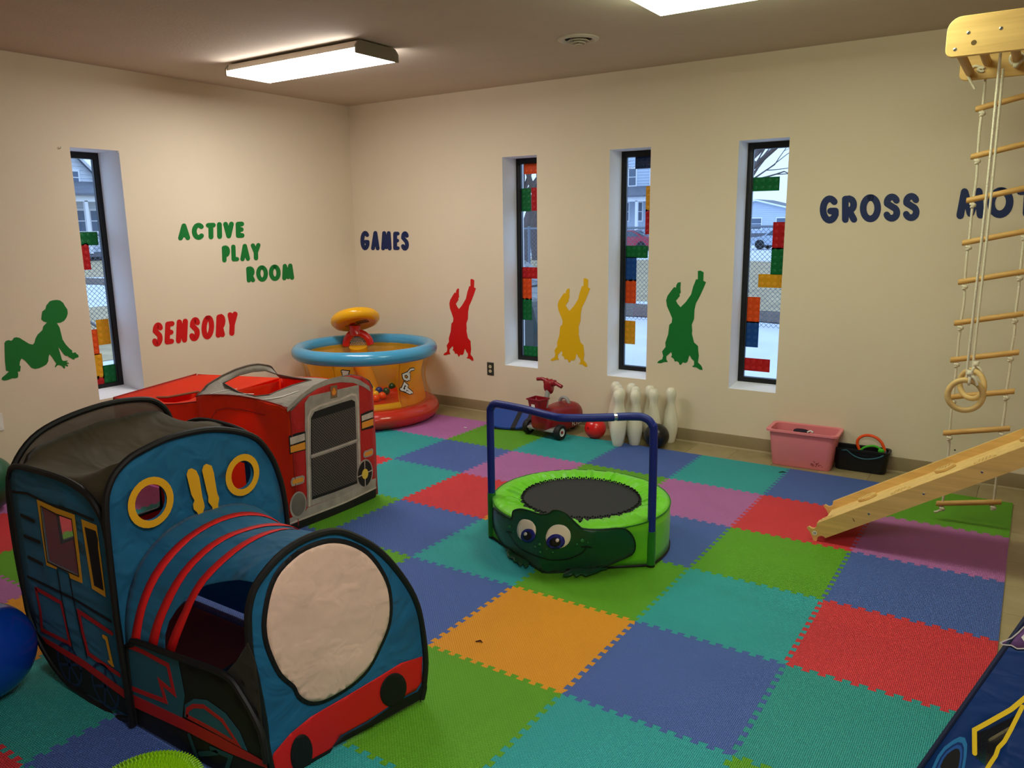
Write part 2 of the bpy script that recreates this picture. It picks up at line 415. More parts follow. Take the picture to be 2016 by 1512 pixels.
# houses
sid_m = M('white siding', (222, 228, 236), .7, var=.04); sid2 = M('pale blue siding', (196, 210, 228), .7, var=.05)
roof_m = M('grey shingles', (116, 122, 134), .8, var=.2, vscale=5); trimw = M('house trim', (240, 243, 248), .6)
pane_m = M('dark house glass', (96, 112, 134), .2); stone_m = M('house base', (110, 110, 118), .8, var=.2)
def siding(bm, w_, h, y, z0=0, x0=0):
    n = int(h/.22)
    for k in range(n):
        z = z0+k*h/n; zt = z0+(k+1)*h/n
        a = [bm.verts.new(p) for p in ((x0, y-.04, z), (x0+w_, y-.04, z), (x0+w_, y, zt), (x0, y, zt))]; bm.faces.new(a)
        a = [bm.verts.new(p) for p in ((x0, y-.04, z), (x0+w_, y-.04, z), (x0+w_, y+.01, z), (x0, y+.01, z))]; bm.faces.new(a)
def house(label, loc, rz, W, D, H, RH, wins, porch=None, m=sid_m):
    r = thing('house', label, 'house', loc, rz)
    k = dict(world=False, smooth=0)
    obj('foundation', box(B(), -.05, W+.05, -.06, D, -.1, .5), stone_m, r, **k)
    bm = B(); box(bm, 0, W, .01, D, .5, H); siding(bm, W, H-.5, 0, .5)
    t = [bm.verts.new(p) for p in ((0, 0, H), (W, 0, H), (W/2, 0, H+RH))]; bm.faces.new(t)
    n = int(RH/.24)
    for q in range(n):
        z = RH*q/n; f = z/RH; zt = RH*(q+1)/n; f2 = zt/RH
        bm.faces.new([bm.verts.new(p) for p in ((W/2*f, -.04, H+z), (W-W/2*f, -.04, H+z), (W-W/2*f2, -.005, H+zt+.001), (W/2*f2, -.005, H+zt+.001))])
    wl = obj('wall', bm, m, r, **k)
    bm = B(); e = .45
    for sg in (0, 1):
        x0 = -e if sg == 0 else W+e; z0 = H-e*RH/(W/2)
        P = [(x0, -e, z0), (W/2, -e, H+RH), (W/2, D+e, H+RH), (x0, D+e, z0)]
        vs = [bm.verts.new(p) for p in P]+[bm.verts.new((p[0], p[1], p[2]+.16)) for p in P]
        for f in ((0, 1, 2, 3), (4, 5, 6, 7), (0, 1, 5, 4), (1, 2, 6, 5), (2, 3, 7, 6), (3, 0, 4, 7)): bm.faces.new([vs[i] for i in f])
    rf = obj('roof', bm, roof_m, r, **k)
    bm = B()
    for sg in (0, 1):
        x0 = -e if sg == 0 else W+e; z0 = H-e*RH/(W/2)
        tube(bm, [(x0, -e-.03, z0+.02), (W/2, -e-.03, H+RH+.02)], .11, 4)
    obj('bargeboard', bm, trimw, r, **k)
    for x0, x1, z0, z1 in wins:
        bm = B(); box(bm, x0-.1, x1+.1, -.09, .02, z0-.12, z1+.14)
        f = obj('window', bm, trimw, r, **k)
        for a, b in ((z0, (z0+z1)/2-.03), ((z0+z1)/2+.03, z1)): obj('pane', box(B(), x0, x1, -.1, -.05, a, b), pane_m, f, **k)
    if porch:
        x0, x1, dp, hz = porch
        bm = B(); P = [(x0-.3, -dp-.3, hz), (x1+.3, -dp-.3, hz), (x1+.3, 0, hz+.8), (x0-.3, 0, hz+.8)]
        vs = [bm.verts.new(p) for p in P]+[bm.verts.new((p[0], p[1], p[2]+.14)) for p in P]
        for f in ((0, 1, 2, 3), (4, 5, 6, 7), (0, 1, 5, 4), (1, 2, 6, 5), (2, 3, 7, 6), (3, 0, 4, 7)): bm.faces.new([vs[i] for i in f])
        obj('porch_roof', bm, roof_m, r, **k)
        obj('porch_beam', box(B(), x0, x1, -dp, -dp+.2, hz-.35, hz), trimw, r, **k)
        for q in range(4):
            x = x0+(x1-x0-.2)*q/3; obj('porch_post', box(B(), x, x+.2, -dp, -dp+.2, .4, hz-.3), trimw, r, **k)
        obj('porch_floor', box(B(), x0, x1, -dp, 0, .25, .45), stone_m, r, **k)
    return r
house('white gabled house with a porch seen through the left window', (-45, 15, GZ), radians(90), 9, 8, 3.8, 4.6,
      [(6.2, 6.85, 1.8, 3.05), (7.1, 7.7, 1.8, 3.05), (3, 3.8, 1.8, 3.05), (6.0, 6.6, 4.7, 5.4)], (.6, 8.8, 1.7, 3.9))
house('tall pale house with a porch seen through the middle of the right-hand windows', (-28, 55, GZ), 0, 9, 9, 6.6, 3.2,
      [(4.0, 4.5, 2.1, 3.5), (5.2, 5.7, 2.1, 3.5), (6.3, 6.8, 2.1, 3.5), (4.5, 5.1, 4.9, 6.2), (6.4, 7.0, 4.9, 6.2)], (1, 8.8, 2.2, 3.9), sid2)
house('low pale house far behind the white car', (-31, 95, GZ), 0, 12, 7, 3.0, 1.5, [(2, 3.2, 1.0, 2.3), (5.5, 6.7, 1.0, 2.3), (8.6, 9.8, 1.0, 2.3)], None, sid2)
tyre_m = M('tyre', (20, 20, 22), .7); carglass = M('car glass', (60, 74, 92), .1, spec=.8)
def car(label, loc, rz, paint):
    r = thing('car', label, 'car', loc, rz); k = dict(world=False)
    prof = [(-2.1, .3), (-2.15, .62), (-2.0, .78), (-1.1, .92), (-.55, 1.38), (.75, 1.4), (1.45, .98), (2.05, .9), (2.15, .55), (2.1, .3)]
    bm = B(); slab(bm, prof, lambda u, v: (u, -.85, v), (0, 1, 0), 1.7); bmesh.ops.bevel(bm, geom=[e for e in bm.edges if e.calc_length() > 1.5], offset=.05, segments=2, affect='EDGES')
    obj('body', bm, paint, r, **k)
    for s in (-.862, .862):
        bm = B(); slab(bm, [(-.95, .95), (-.5, 1.3), (.72, 1.32), (1.25, .98)], lambda u, v: (u, s, v), (0, .02 if s > 0 else -.02, 0), .3); obj('side_window', bm, carglass, r, **k)
    for x, a, b in ((-1.05, (.95, -1.12), (1.36, -.58)), (1.4, (1.02, 1.42), (1.38, .8))):
        bm = B(); bm.faces.new([bm.verts.new(p) for p in ((a[1], -.7, a[0]), (a[1], .7, a[0]), (b[1], .62, b[0]), (b[1], -.62, b[0]))]); obj('windscreen', bm, carglass, r, solid=.01, off=1, **k)
    for x in (-1.35, 1.35):
        for y in (-.78, .78):
            bm = B(); lathe(bm, [(0, -.1), (.2, -.11), (.32, -.1), (.34, 0), (.32, .1), (.2, .11), (0, .1)], (0, 0, 0), 18, Matrix.Rotation(pi/2, 4, 'X'))
            bmesh.ops.translate(bm, verts=bm.verts, vec=(x, y, .34)); obj('wheel', bm, tyre_m, r, **k)
    return r
car('red car parked before the tall pale house outdoors', (-19, 45, GZ), radians(8), M('red car paint', (170, 30, 60), .3, coat=.5))
car('white car parked outdoors behind the wire fence', (-9.6, 50, GZ), radians(-4), M('white car paint', (186, 200, 218), .3, coat=.5))
car('dark green car standing close outside the window nearest the corner', (-2.15, 3.6, GZ), 0, M('dark car paint', (22, 38, 36), .3, coat=.4))
r = thing('wheeled_bin', 'blue wheeled bin outdoors beside the white car', 'bin', (-11.9, 47, GZ))
bm = B(); lathe(bm, [(0, 0), (.36, 0), (.46, 1.15), (.44, 1.15), (0, 1.1)], r.location, 4); obj('body', bm, M('blue bin', (60, 96, 150), .5), r)
obj('lid', box(B(), -12.35, -11.45, 46.55, 47.45, GZ+1.15, GZ+1.24, .03), M('bin lid', (50, 80, 130), .5), r)
bark = M('bark', (104, 96, 98), .9, var=.3, vscale=12, bump=.6, bscale=30)
def tree(label, loc, h, r0, seed, depth=5, lean=0):
    rnd = random.Random(seed); r = thing('bare_tree', label, 'tree', loc); tr = B(); br = B()
    def grow(p, d, L, rad, lv):
        n = 4; P = [p]; q = p.copy(); dd = d.copy()
        for k in range(n):
            dd = (dd+Vector((rnd.gauss(0, .09), rnd.gauss(0, .09), .04))).normalized(); q = q+dd*L/n; P.append(q.copy())
        tube(tr if lv == 0 else br, P, [rad*(1-.4*k/n) for k in range(n+1)], 7 if lv < 2 else 4, caps=False)
        if lv >= depth: return
        for k in range(rnd.choice((2, 3, 3)) if lv else 7):
            i = rnd.randint(2, n) if lv else rnd.randint(2, n)
            ax = dd.orthogonal(); ax.rotate(Matrix.Rotation(rnd.uniform(0, 2*pi), 3, dd)); nd = dd.copy(); nd.rotate(Matrix.Rotation(rnd.uniform(.35, .85), 3, ax))
            grow(P[i], nd, L*rnd.uniform(.55, .8), rad*.5, lv+1)
    grow(Vector(loc), Vector((lean, 0, 1)).normalized(), h*.42, r0, 0)
    obj('trunk', tr, bark, r); obj('branches', br, bark, r, smooth=0, kind='stuff'); return r
tree('bare tree with spreading branches outdoors at the rightmost window', (-1.5, 15.5, GZ), 9, .15, 5, 6)
tree('bare tree farther off behind the white car', (-8.5, 33, GZ), 11, .2, 8, 6)
tree('bare tree beside the tall pale house', (-21.4, 48, GZ), 10, .2, 11)
tree('grey tree trunk nearest the fence, seen through the window by the corner', (-12.9, 21.5, GZ), 14, .2, 21, 4)
tree('grey tree trunk second from the fence, in the window by the corner', (-14.5, 25, GZ), 15, .26, 22, 4)
tree('grey tree trunk third from the fence, in the window by the corner', (-16.6, 27.5, GZ), 15, .2, 23, 4)
tree('grey tree trunk farthest from the fence, in the window by the corner', (-17.2, 30.5, GZ), 15, .3, 24, 4)
# ------------------------------------------------------------------ window brick stickers
dec_c = {'orange': (232, 96, 30), 'green': (20, 128, 66), 'red': (206, 36, 40), 'navy': (28, 52, 92), 'yellow': (232, 178, 40), 'blue': (34, 92, 160)}
dec_m = {k: M('sticker '+k, v, .4, transl=.45) for k, v in dec_c.items()}
stud_m = {k: M('stud '+k, tuple(min(255, int(c*1.06+8)) for c in v), .4, transl=.45) for k, v in dec_c.items()}
W1, W2, W3, W4 = 'left window', 'window nearest the corner', 'middle back window', 'rightmost window'
STK = [(W4, 'green', (1478, 348, 1528, 377), 0, 'near the top'), (W4, 'red', (1523.5, 439, 1546, 489), 1, 'above another green one'),
 (W4, 'green', (1520, 489.5, 1543, 539), 1, 'upright below a red one'), (W4, 'yellow', (1497, 540, 1548, 566.5), 0, 'lying below a green one'),
 (W4, 'orange', (1467, 586, 1494, 634), 1, 'standing on a blue one'), (W4, 'blue', (1464, 635, 1491, 681), 1, 'under an orange one'), (W4, 'red', (1461, 705, 1509, 731), 0, 'at the bottom'),
 (W3, 'navy', (1253, 307, 1295, 330.6), 0, 'at the top'), (W3, 'yellow', (1274.7, 367.6, 1296, 414), 1, 'half hidden above a red one'), (W3, 'red', (1272, 414, 1293.5, 459.6), 1, 'half hidden under a yellow one'),
 (W3, 'green', (1228.7, 484, 1268.4, 507.5), 0, 'lying on a blue one'), (W3, 'blue', (1228, 507.5, 1249.5, 552), 1, 'between green and orange ones'), (W3, 'orange', (1227, 552, 1248, 595), 1, 'below a blue one'), (W3, 'yellow', (1225, 633, 1247, 675), 1, 'alone near the bottom'),
 (W2, 'orange', (1032.6, 319, 1069, 342), 0, 'at the top'), (W2, 'green', (1026.6, 372, 1045.8, 415), 1, 'upright beside a red one'), (W2, 'red', (1046, 371, 1066, 413), 1, 'half hidden beside a green one'),
 (W2, 'red', (1028, 526, 1064, 548.5), 0, 'lying on an orange one'), (W2, 'orange', (1029, 548.5, 1046.5, 589), 1, 'between red and green ones'), (W2, 'green', (1029, 589, 1047, 628), 1, 'below an orange one'), (W2, 'green', (1031, 682, 1068, 703), 0, 'lying at the bottom'),
 (W1, 'green', (142, 457, 191.6, 483), 0, 'lying on a red one'), (W1, 'red', (152, 483.5, 175.6, 527), 1, 'under a green one'), (W1, 'yellow', (190, 631, 217, 676), 1, 'upper of two yellow ones'),
 (W1, 'orange', (170, 652, 192, 697), 1, 'beside the upper yellow one'), (W1, 'yellow', (180, 700, 201, 744), 1, 'lower of two yellow ones'), (W1, 'green', (203, 720, 230, 765), 1, 'upright at the bottom'), (W1, 'red', (184, 744, 205, 786), 1, 'in the bottom corner')]
for win, c, (u0, v0, u1, v1), up, where in STK:
    um, vm = (u0+u1)/2, (v0+v1)/2
    if win == W1:
        P = onx(um, vm, XG); a0 = onx(u0, vm, XG).y; a1 = onx(u1, vm, XG).y; z0 = onx(um, v1, XG).z; z1 = onx(um, v0, XG).z
        fn = lambda a, d, z: (XG+d, a, z)
    else:
        P = ony(um, vm, YG); a0 = ony(u0, vm, YG).x; a1 = ony(u1, vm, YG).x; z0 = ony(um, v1, YG).z; z1 = ony(um, v0, YG).z
        fn = lambda a, d, z: (a, YG-d, z)
    Lg, Sh = .190, .096; wa, ha = (Sh, Lg) if up else (Lg, Sh)
    am = (a0+a1)/2; zm = (z0+z1)/2; a0, a1, z0, z1 = am-wa/2, am+wa/2, zm-ha/2, zm+ha/2
    wl = {W1: WIN_L, W2: WIN_R[0], W3: WIN_R[1], W4: WIN_R[2]}[win]; sh = max(0, wl[0]+.037-a0)-max(0, a1-(wl[1]-.037)); a0 += sh; a1 += sh
    p, q = fn(a0, 0, z0), fn(a1, .0012, z1)
    o = obj('brick_sticker', box(B(), min(p[0], q[0]), max(p[0], q[0]), min(p[1], q[1]), max(p[1], q[1]), z0, z1), dec_m[c], smooth=0, loc=fn((a0+a1)/2, 0, (z0+z1)/2))
    tag(o, f'{c} toy-brick sticker on the {win}, {where}', 'window sticker', 'brick stickers on the windows')
    nx, nz = (2, 4) if up else (4, 2); bm = B()
    Rt = Matrix.Rotation(pi/2, 4, 'Y') if win == W1 else Matrix.Rotation(pi/2, 4, 'X')
    for i in range(nx):
        for j in range(nz):
            lathe(bm, [(.0165, .0005), (.0155, .003), (.013, .0042), (0, .0042)], fn(a0+wa*(i+.5)/nx, .0008, z0+ha*(j+.5)/nz), 12, Rt)
    ROOT[o] = Matrix.Translation(o.location); obj('stud', bm, stud_m[c], o, kind='stuff')
# ------------------------------------------------------------------ vinyl figures and words on the walls
def wall_shape(name, label, cat, px, side, m, group=None, grow=True):
    if side == 'L': P = [onx(u, v, XW) for u, v in px]; fn = lambda a, z: (XW+.0005, a, z); pts = [(p.y, p.z) for p in P]; n = (1, 0, 0)
    else: P = [ony(u, v, YW) for u, v in px]; fn = lambda a, z: (a, YW-.0005, z); pts = [(p.x, p.z) for p in P]; n = (0, -1, 0)
    bm = B(); slab(bm, pts, fn, n, .0016)
    c = sum(P, Vector())/len(P); o = obj(name, bm, m, smooth=0, loc=c); tag(o, label, cat, group); return o
baby = [(840,230),(895,238),(940,275),(965,320),(1000,370),(1008,430),(990,490),(955,540),(900,568),(845,575),(885,640),(905,720),(930,820),(975,890),(1030,950),(1075,985),(1070,1005),(1085,1020),(1115,1010),(1130,1018),(1135,1032),(1160,1045),(1172,1075),(1160,1085),(1110,1100),(1105,1118),(1085,1115),(1060,1098),(1030,1085),(1000,1060),(980,1065),(950,1040),(900,970),(862,922),(890,1010),(922,1125),(945,1138),(1005,1132),(1005,1145),(975,1152),(1022,1168),(1025,1180),(985,1182),(1012,1205),(1008,1222),(965,1205),(968,1245),(950,1250),(920,1212),(875,1198),(850,1205),(825,1235),(815,1228),(838,1170),(825,1160),(780,1090),(735,1035),(722,1080),(718,1140),(690,1190),(640,1220),(580,1245),(520,1255),(470,1240),(430,1195),(370,1130),(318,1098),(295,1150),(290,1208),(308,1215),(298,1294),(262,1295),(270,1345),(265,1385),(230,1395),(180,1395),(120,1420),(60,1430),(25,1415),(30,1385),(80,1345),(132,1295),(90,1280),(75,1150),(70,1000),(68,870),(85,842),(125,828),(165,838),(185,825),(205,795),(240,785),(290,795),(370,845),(430,882),(485,895),(510,870),(530,800),(560,745),(630,680),(645,620),(700,565),(650,550),(615,520),(620,460),(630,400),(660,380),(680,360),(690,310),(740,250),(790,235)]
wall_shape('wall_figure', 'green vinyl silhouette of a sitting toddler left of the left window', 'wall decal', crop(0, 560, 7.561)(baby), 'L', green_v)
hs = [(612,92),(650,88),(690,110),(685,225),(722,243),(690,320),(640,430),(585,530),(565,620),(560,740),(528,820),(535,900),(530,940),(560,1060),(612,1105),(618,1180),(625,1240),(612,1330),(650,1365),(668,1395),(675,1430),(640,1428),(590,1395),(545,1390),(535,1378),(560,1365),(560,1310),(530,1285),(505,1240),(495,1235),(485,1270),(470,1320),(440,1338),(420,1328),(400,1335),(385,1362),(362,1358),(355,1330),(325,1310),(300,1318),(285,1280),(262,1262),(250,1255),(262,1225),(250,1188),(215,1220),(185,1245),(185,1290),(205,1322),(150,1325),(110,1340),(60,1335),(85,1305),(130,1285),(142,1240),(128,1180),(175,1120),(172,1060),(210,950),(225,820),(258,790),(265,735),(235,660),(195,570),(183,490),(200,430),(250,360),(292,308),(315,320),(320,285),(340,250),(380,243),(375,330),(380,385),(362,405),(368,430),(315,495),(340,540),(378,582),(450,510),(520,410),(550,300),(588,205),(612,205)]
hg = crop(1285, 520, 6.87)(hs)
def remap(P, b): return [(b[0]+(u-1293)/(1384-1293)*(b[2]-b[0]), b[1]+(v-532.5)/(728-532.5)*(b[3]-b[1])) for u, v in P]
wall_shape('wall_figure', 'green vinyl silhouette of a child doing a handstand between two windows', 'wall decal', hg, 'R', green_v, 'handstand silhouettes on the back wall')
wall_shape('wall_figure', 'yellow vinyl silhouette of a child doing a handstand', 'wall decal', remap(hg, (1083, 547.5, 1157, 722)), 'R', yellow_v, 'handstand silhouettes on the back wall')
wall_shape('wall_figure', 'red vinyl silhouette of a child doing a handstand near the inflatable pit', 'wall decal', remap(hg, (872.5, 549, 933, 710)), 'R', red_v, 'handstand silhouettes on the back wall')
# pen-stroke alphabet in a unit box (x right, y up)
def arc(cx, cy, rx, ry, a0, a1, n=12): return [(cx+rx*cos(radians(a0+(a1-a0)*k/n)), cy+ry*sin(radians(a0+(a1-a0)*k/n))) for k in range(n+1)]
ABC = {'A': [[(.08, 0), (.5, 1), (.92, 0)], [(.24, .24), (.76, .24)], [(.34, .3), (.5, .3), (.66, .3)]], 'C': [arc(.54, .5, .5, .5, 48, 312, 18)], 'T': [[(.04, .96), (.96, .96)], [(.5, .96), (.5, 0)]],
 'I': [[(.5, 1), (.5, 0)]], 'V': [[(.06, 1), (.5, .02), (.94, 1)]], 'E': [[(.92, .97), (.14, .97), (.14, .03), (.95, .03)], [(.14, .52), (.78, .52)]],
 'P': [[(.15, 0), (.15, .96), (.5, .97)] + arc(.5, .68, .42, .28, 80, -90, 10) + [(.2, .4)]], 'L': [[(.15, 1), (.15, .03), (.92, .03)]], 'Y': [[(.04, 1), (.5, .45), (.96, 1)], [(.5, .45), (.5, 0)]],
 'R': [[(.13, 0), (.13, .96), (.5, .97)] + arc(.5, .7, .38, .26, 80, -90, 10) + [(.18, .44)], [(.45, .44), (.9, 0)]], 'O': [arc(.5, .5, .48, .5, 90, 450, 26)],
 'M': [[(.04, 0), (.18, 1), (.5, .08), (.82, 1), (.96, 0)]], 'S': [arc(.52, .74, .42, .26, 20, 190, 10) + arc(.5, .26, .45, .26, 70, -160, 14)],
 'N': [[(.08, 0), (.08, 1), (.92, 0), (.92, 1)]], 'G': [arc(.52, .5, .5, .5, 45, 330, 18) + [(.96, .42), (.58, .42)]], '1': [[(.25, .85), (.55, 1), (.55, 0)], [(.2, 0), (.9, 0)]]}
def word(label, letters, side, m, wd):
    """letters: (character, four pixel corners lower-left, lower-right, upper-right, upper-left)"""
    pl = (lambda u, v: onx(u, v, XW+.0006)) if side == 'L' else (lambda u, v: ony(u, v, YW-.0006))
    c0 = pl(*letters[0][1][0]); r = thing('wall_word', label, 'wall lettering', c0)
    for ch, q in letters:
        def fn(x, y):
            u = (q[0][0]*(1-x)+q[1][0]*x)*(1-y)+(q[3][0]*(1-x)+q[2][0]*x)*y; v = (q[0][1]*(1-x)+q[1][1]*x)*(1-y)+(q[3][1]*(1-x)+q[2][1]*x)*y
            return (u, v)
        bm = B(); k = 0
        segs = []
        for st in ABC[ch]:
            px = [fn(x, y) for x, y in st]; cur = [px[0]]
            for i in range(1, len(px)):
                cur.append(px[i])
                if i < len(px)-1:
                    a_, b_ = Vector(px[i])-Vector(px[i-1]), Vector(px[i+1])-Vector(px[i])
                    if a_.angle(b_, 0) > .9: segs.append(cur); cur = [px[i]]
            segs.append(cur)
        for px in segs:
            t = B(); strip(t, px, wd, lambda u, v: pl(u, v)); k += 1
            r_ = bmesh.ops.extrude_face_region(t, geom=t.faces[:]); off = Vector((.0016+.0001*k, 0, 0)) if side == 'L' else Vector((0, -.0016-.0001*k, 0))
            bmesh.ops.translate(t, vec=off, verts=[g for g in r_['geom'] if isinstance(g, bmesh.types.BMVert)]); add(bm, t)
        obj('letter', bm, m, r, smooth=0)
    return r
def row(txt, x0, x1, yb0, yb1, h, wd, tilt=0, gaps=None, ws=None):
    """letters spread between x0..x1 px along a baseline yb0->yb1; ws relative widths"""
    ws = ws or [1]*len(txt); g = (x1-x0)*.008; tot = sum(ws); sc = ((x1-x0)-g*(len(txt)-1))/tot; out = []; x = x0
    for ch, w_ in zip(txt, ws):
        a, b = x+wd/2, x+w_*sc-wd/2; ya = yb0+(yb1-yb0)*(a-x0)/(x1-x0)-wd/2; yb_ = yb0+(yb1-yb0)*(b-x0)/(x1-x0)-wd/2
        if b-a < 1: a = b = (a+b)/2
        hh = h-wd
        out.append((ch, ((a, ya), (b, yb_), (b+tilt*hh, yb_-hh), (a+tilt*hh, ya-hh)))); x += w_*sc+g
    return out
word('green letters ACTIVE, the upper line on the left wall', row('ACTIVE', 349, 482, 474, 469, 34, 10, -.02, ws=[1.05, 1.05, .82, .42, .9, .75]), 'L', green_v, 9.5)
word('green letters PLAY, the middle line on the left wall', row('PLAY', 436, 514, 517, 512, 34, 8.5, -.03, ws=[.8, .75, .95, .9]), 'L', green_v, 8.5)
word('green letters ROOM, the lower line on the left wall', row('ROOM', 484, 580, 557, 551, 33, 9, -.05, ws=[.8, 1, 1, 1.05]), 'L', green_v, 8.3)
word('red letters SENSORY on the left wall', row('SENSORY', 298, 467, 684, 660, 48, 11, .04, ws=[.95, .9, 1.05, .95, 1.1, .9, .9]), 'L', red_v, 10.2)
word('navy letters GAMES on the back wall by the corner', row('GAMES', 709, 806, 493, 494, 39, 8.5, 0, ws=[.95, .95, 1.1, .72, .85]), 'R', navy_v, 7.6)
word('navy letters GROSS on the back wall right of the windows', row('GROSS', 1613, 1812, 441, 435, 56, 14, 0, ws=[1, .9, 1.1, .92, .92]), 'R', navy_v, 13.2)
word('navy letters MOTOR behind the rope ladder', row('MOTOR', 1881, 2150, 432, 424, 61, 15, .06, ws=[1.1, 1, .9, 1, .9]), 'R', navy_v, 15)
# outlet, wall plate
def outlet(label, P, n, plate, face):
    r = thing('wall_outlet', label, 'outlet', P); P = Vector(P); n = Vector(n); t = Vector((-n.y, n.x, 0))
    def pan(u, v, w_, h, d, m, name):
        bm = B(); slab(bm, [(-w_, -h), (w_, -h), (w_, h), (-w_, h)], lambda a, b: P+t*(a+u)+Vector((0, 0, b+v)), n, d); bmesh.ops.bevel(bm, geom=bm.edges[:], offset=.0015, segments=1, affect='EDGES'); obj(name, bm, m, r)
    pan(0, 0, .035, .057, .006, plate, 'cover_plate')
    for v in (-.02, .02):
        bm = B(); slab(bm, ell(0, v, .016, .014, 16), lambda a, b: P+t*a+Vector((0, 0, b)), n, .0085); f = obj('socket', bm, face, r)
        bm = B()
        for a in (-.006, .006): slab(bm, [(a-.0012, v-.004), (a+.0012, v-.004), (a+.0012, v+.005), (a-.0012, v+.005)], lambda a, b: P+t*a+Vector((0, 0, b)), n, .009)
        obj('slot', bm, black_m, f)
pp = ony(966, 726, YW); outlet('dark wall outlet with two ivory sockets left of the back windows', (pp.x, YW, pp.z), (0, -1, 0), M('dark plate', (52, 56, 50), .4), M('ivory', (206, 198, 160), .4))
pp = onx(-6, 832, XW); outlet('white wall outlet at the far left edge of the left wall', (XW, pp.y, pp.z), (1, 0, 0), white_m, white_m)
# nail holes and screws in the wall
for k, (u, v) in enumerate(((1880, 886), )): 
    p = ony(u, v, YW); tag(obj('wall_anchor', ball(B(), p, .005, 10, 6), black_m, loc=p), 'small dark screw hole in the wall behind the rope ladder', 'screw')
for (u, v), s in (((118, 292), 'left'), ((230, 300), 'right')):
    p = onx(u, v, XW); tag(obj('curtain_hook', tube(B(), [p, p+Vector((.014, 0, 0)), p+Vector((.018, 0, .012))], .0035, 6), white_m, loc=p), f'tiny hook above the {s} upper corner of the left window', 'hook')
# ------------------------------------------------------------------ ceiling lights, vent
def light(label, x0, x1, y0, y1, em, caps, glow):
    r = thing('ceiling_light', label, 'ceiling light', ((x0+x1)/2, (y0+y1)/2, ZC)); zb = ZC-.084; ym = (y0+y1)/2; hw = (y1-y0)/2
    hm = M('fixture housing', (196, 182, 164), .5)
    obj('mounting_plate', box(B(), x0+.1, x1-.1, ym-hw*.5, ym+hw*.5, ZC-.016, ZC-.001, .003), hm, r)
    hp_ = [(-hw*.90, ZC-.014), (-hw*.99, zb+.030), (hw*.99, zb+.030), (hw*.90, ZC-.014)]
    if caps:
        bm = B(); slab(bm, hp_, lambda u, v: (x0+.008, ym+u, v), (1, 0, 0), x1-x0-.016); obj('housing', bm, hm, r)
        prof = [(-hw*.985, zb+.029), (-hw, zb+.006), (-hw*.96, zb), (hw*.96, zb), (hw, zb+.006), (hw*.985, zb+.029)]
    else:
        obj('housing', box(B(), x0+.02, x1-.02, ym-hw*.6, ym+hw*.6, ZC-.03, ZC-.014, .003), hm, r)
        prof = [(-hw*.66, ZC-.03), (-hw*.97, ZC-.06), (-hw, zb+.012), (-hw*.94, zb), (hw*.94, zb), (hw, zb+.012), (hw*.97, ZC-.06), (hw*.66, ZC-.03)]
    bm = B(); a = [bm.verts.new((x0+.012, ym+p[0], p[1])) for p in prof]; b = [bm.verts.new((x1-.012, ym+p[0], p[1])) for p in prof]
    for i in range(len(prof)-1): bm.faces.new((a[i], a[i+1], b[i+1], b[i]))
    if not caps: bm.faces.new(a); bm.faces.new(b)
    obj('diffuser', bm, em, r, smooth=0)
    if caps:
        cm = M('fixture end cap', (128, 118, 100), .5)
        for xa, xb in ((x0, x0+.011), (x1-.011, x1)):
            cp = [(-hw*.80, ZC-.010), (-hw*.90, ZC-.014), (-hw*1.03, ZC-.040), (-hw*1.03, zb-.003), (hw*1.03, zb-.003), (hw*1.03, ZC-.040), (hw*.90, ZC-.014), (hw*.80, ZC-.010)]
            bm = B(); slab(bm, cp, lambda u, v: (xa, ym+u, v), (1, 0, 0), xb-xa); obj('end_cap', bm, cm, r)
    return r
light('lit white wraparound ceiling light near the left wall', .20, 1.42, -1.595, -1.230, M_emit('lamp lens 1', LAMP1[0], LAMP1[1]), True, 0)
light('lit yellowish ceiling light cut off by the top of the photo', 3.20, 4.42, -1.73, -1.272, M_emit('lamp lens 2', LAMP2[0], LAMP2[1]), False, 0)
light('lit ceiling light behind the camera', 4.3, 5.52, -4.75, -4.29, M_emit('lamp lens 3', LAMP3[0], LAMP3[1]), False, 0)
vx, vy = 2.458, -.77
r = thing('ceiling_vent', 'round ceiling air vent between the two ceiling lights', 'air vent', (vx, vy, ZC))
vent_m = M('vent paint', (206, 196, 176), .5)
obj('flange', lathe(B(), [(.125, 0), (.126, -.008), (.10, -.014), (.082, -.004), (.082, 0)], (vx, vy, ZC), 40), vent_m, r)
obj('throat', lathe(B(), [(.084, -.001), (0, -.001)], (vx, vy, ZC), 32), M('vent dark', (40, 36, 30), .9), r)
for k, (ra, rb, z) in enumerate(((.068, .05, -.016), (.046, .03, -.026), (.026, .004, -.036))):
    obj('cone_ring', lathe(B(), [(ra, z), (ra-.002, z-.004), (rb, z+.014), (rb, z+.018)], (vx, vy, ZC), 32), vent_m, r)
# ------------------------------------------------------------------ foam mat
S = .61
FOAM = {'blue': M_foam('foam blue', (86, 116, 194)), 'teal': M_foam('foam teal', (58, 172, 164)), 'cyan': M_foam('foam cyan', (58, 184, 186)), 'green': M_foam('foam green', (108, 182, 40)),
        'red': M_foam('foam red', (240, 66, 74)), 'purple': M_foam('foam purple', (204, 124, 192)), 'orange': M_foam('foam orange', (255, 170, 42))}
G = {0: 'red green purple green cyan blue cyan blue green', 1: 'purple blue cyan blue purple green purple red purple', 2: 'orange green red cyan red orange blue green blue',
     3: 'blue red purple green blue cyan green cyan red', 4: 'green purple cyan blue green blue orange blue teal', 5: 'purple red green orange blue purple green cyan green',
     6: 'cyan blue purple orange teal blue cyan blue purple', 7: 'green orange blue green red teal orange green red', 8: 'red purple teal purple green blue red teal blue'}
mat_t = thing('puzzle_mat', 'floor mat of interlocking foam tiles in many colours', 'play mat', (0, 0, -.0122))
NT = 11
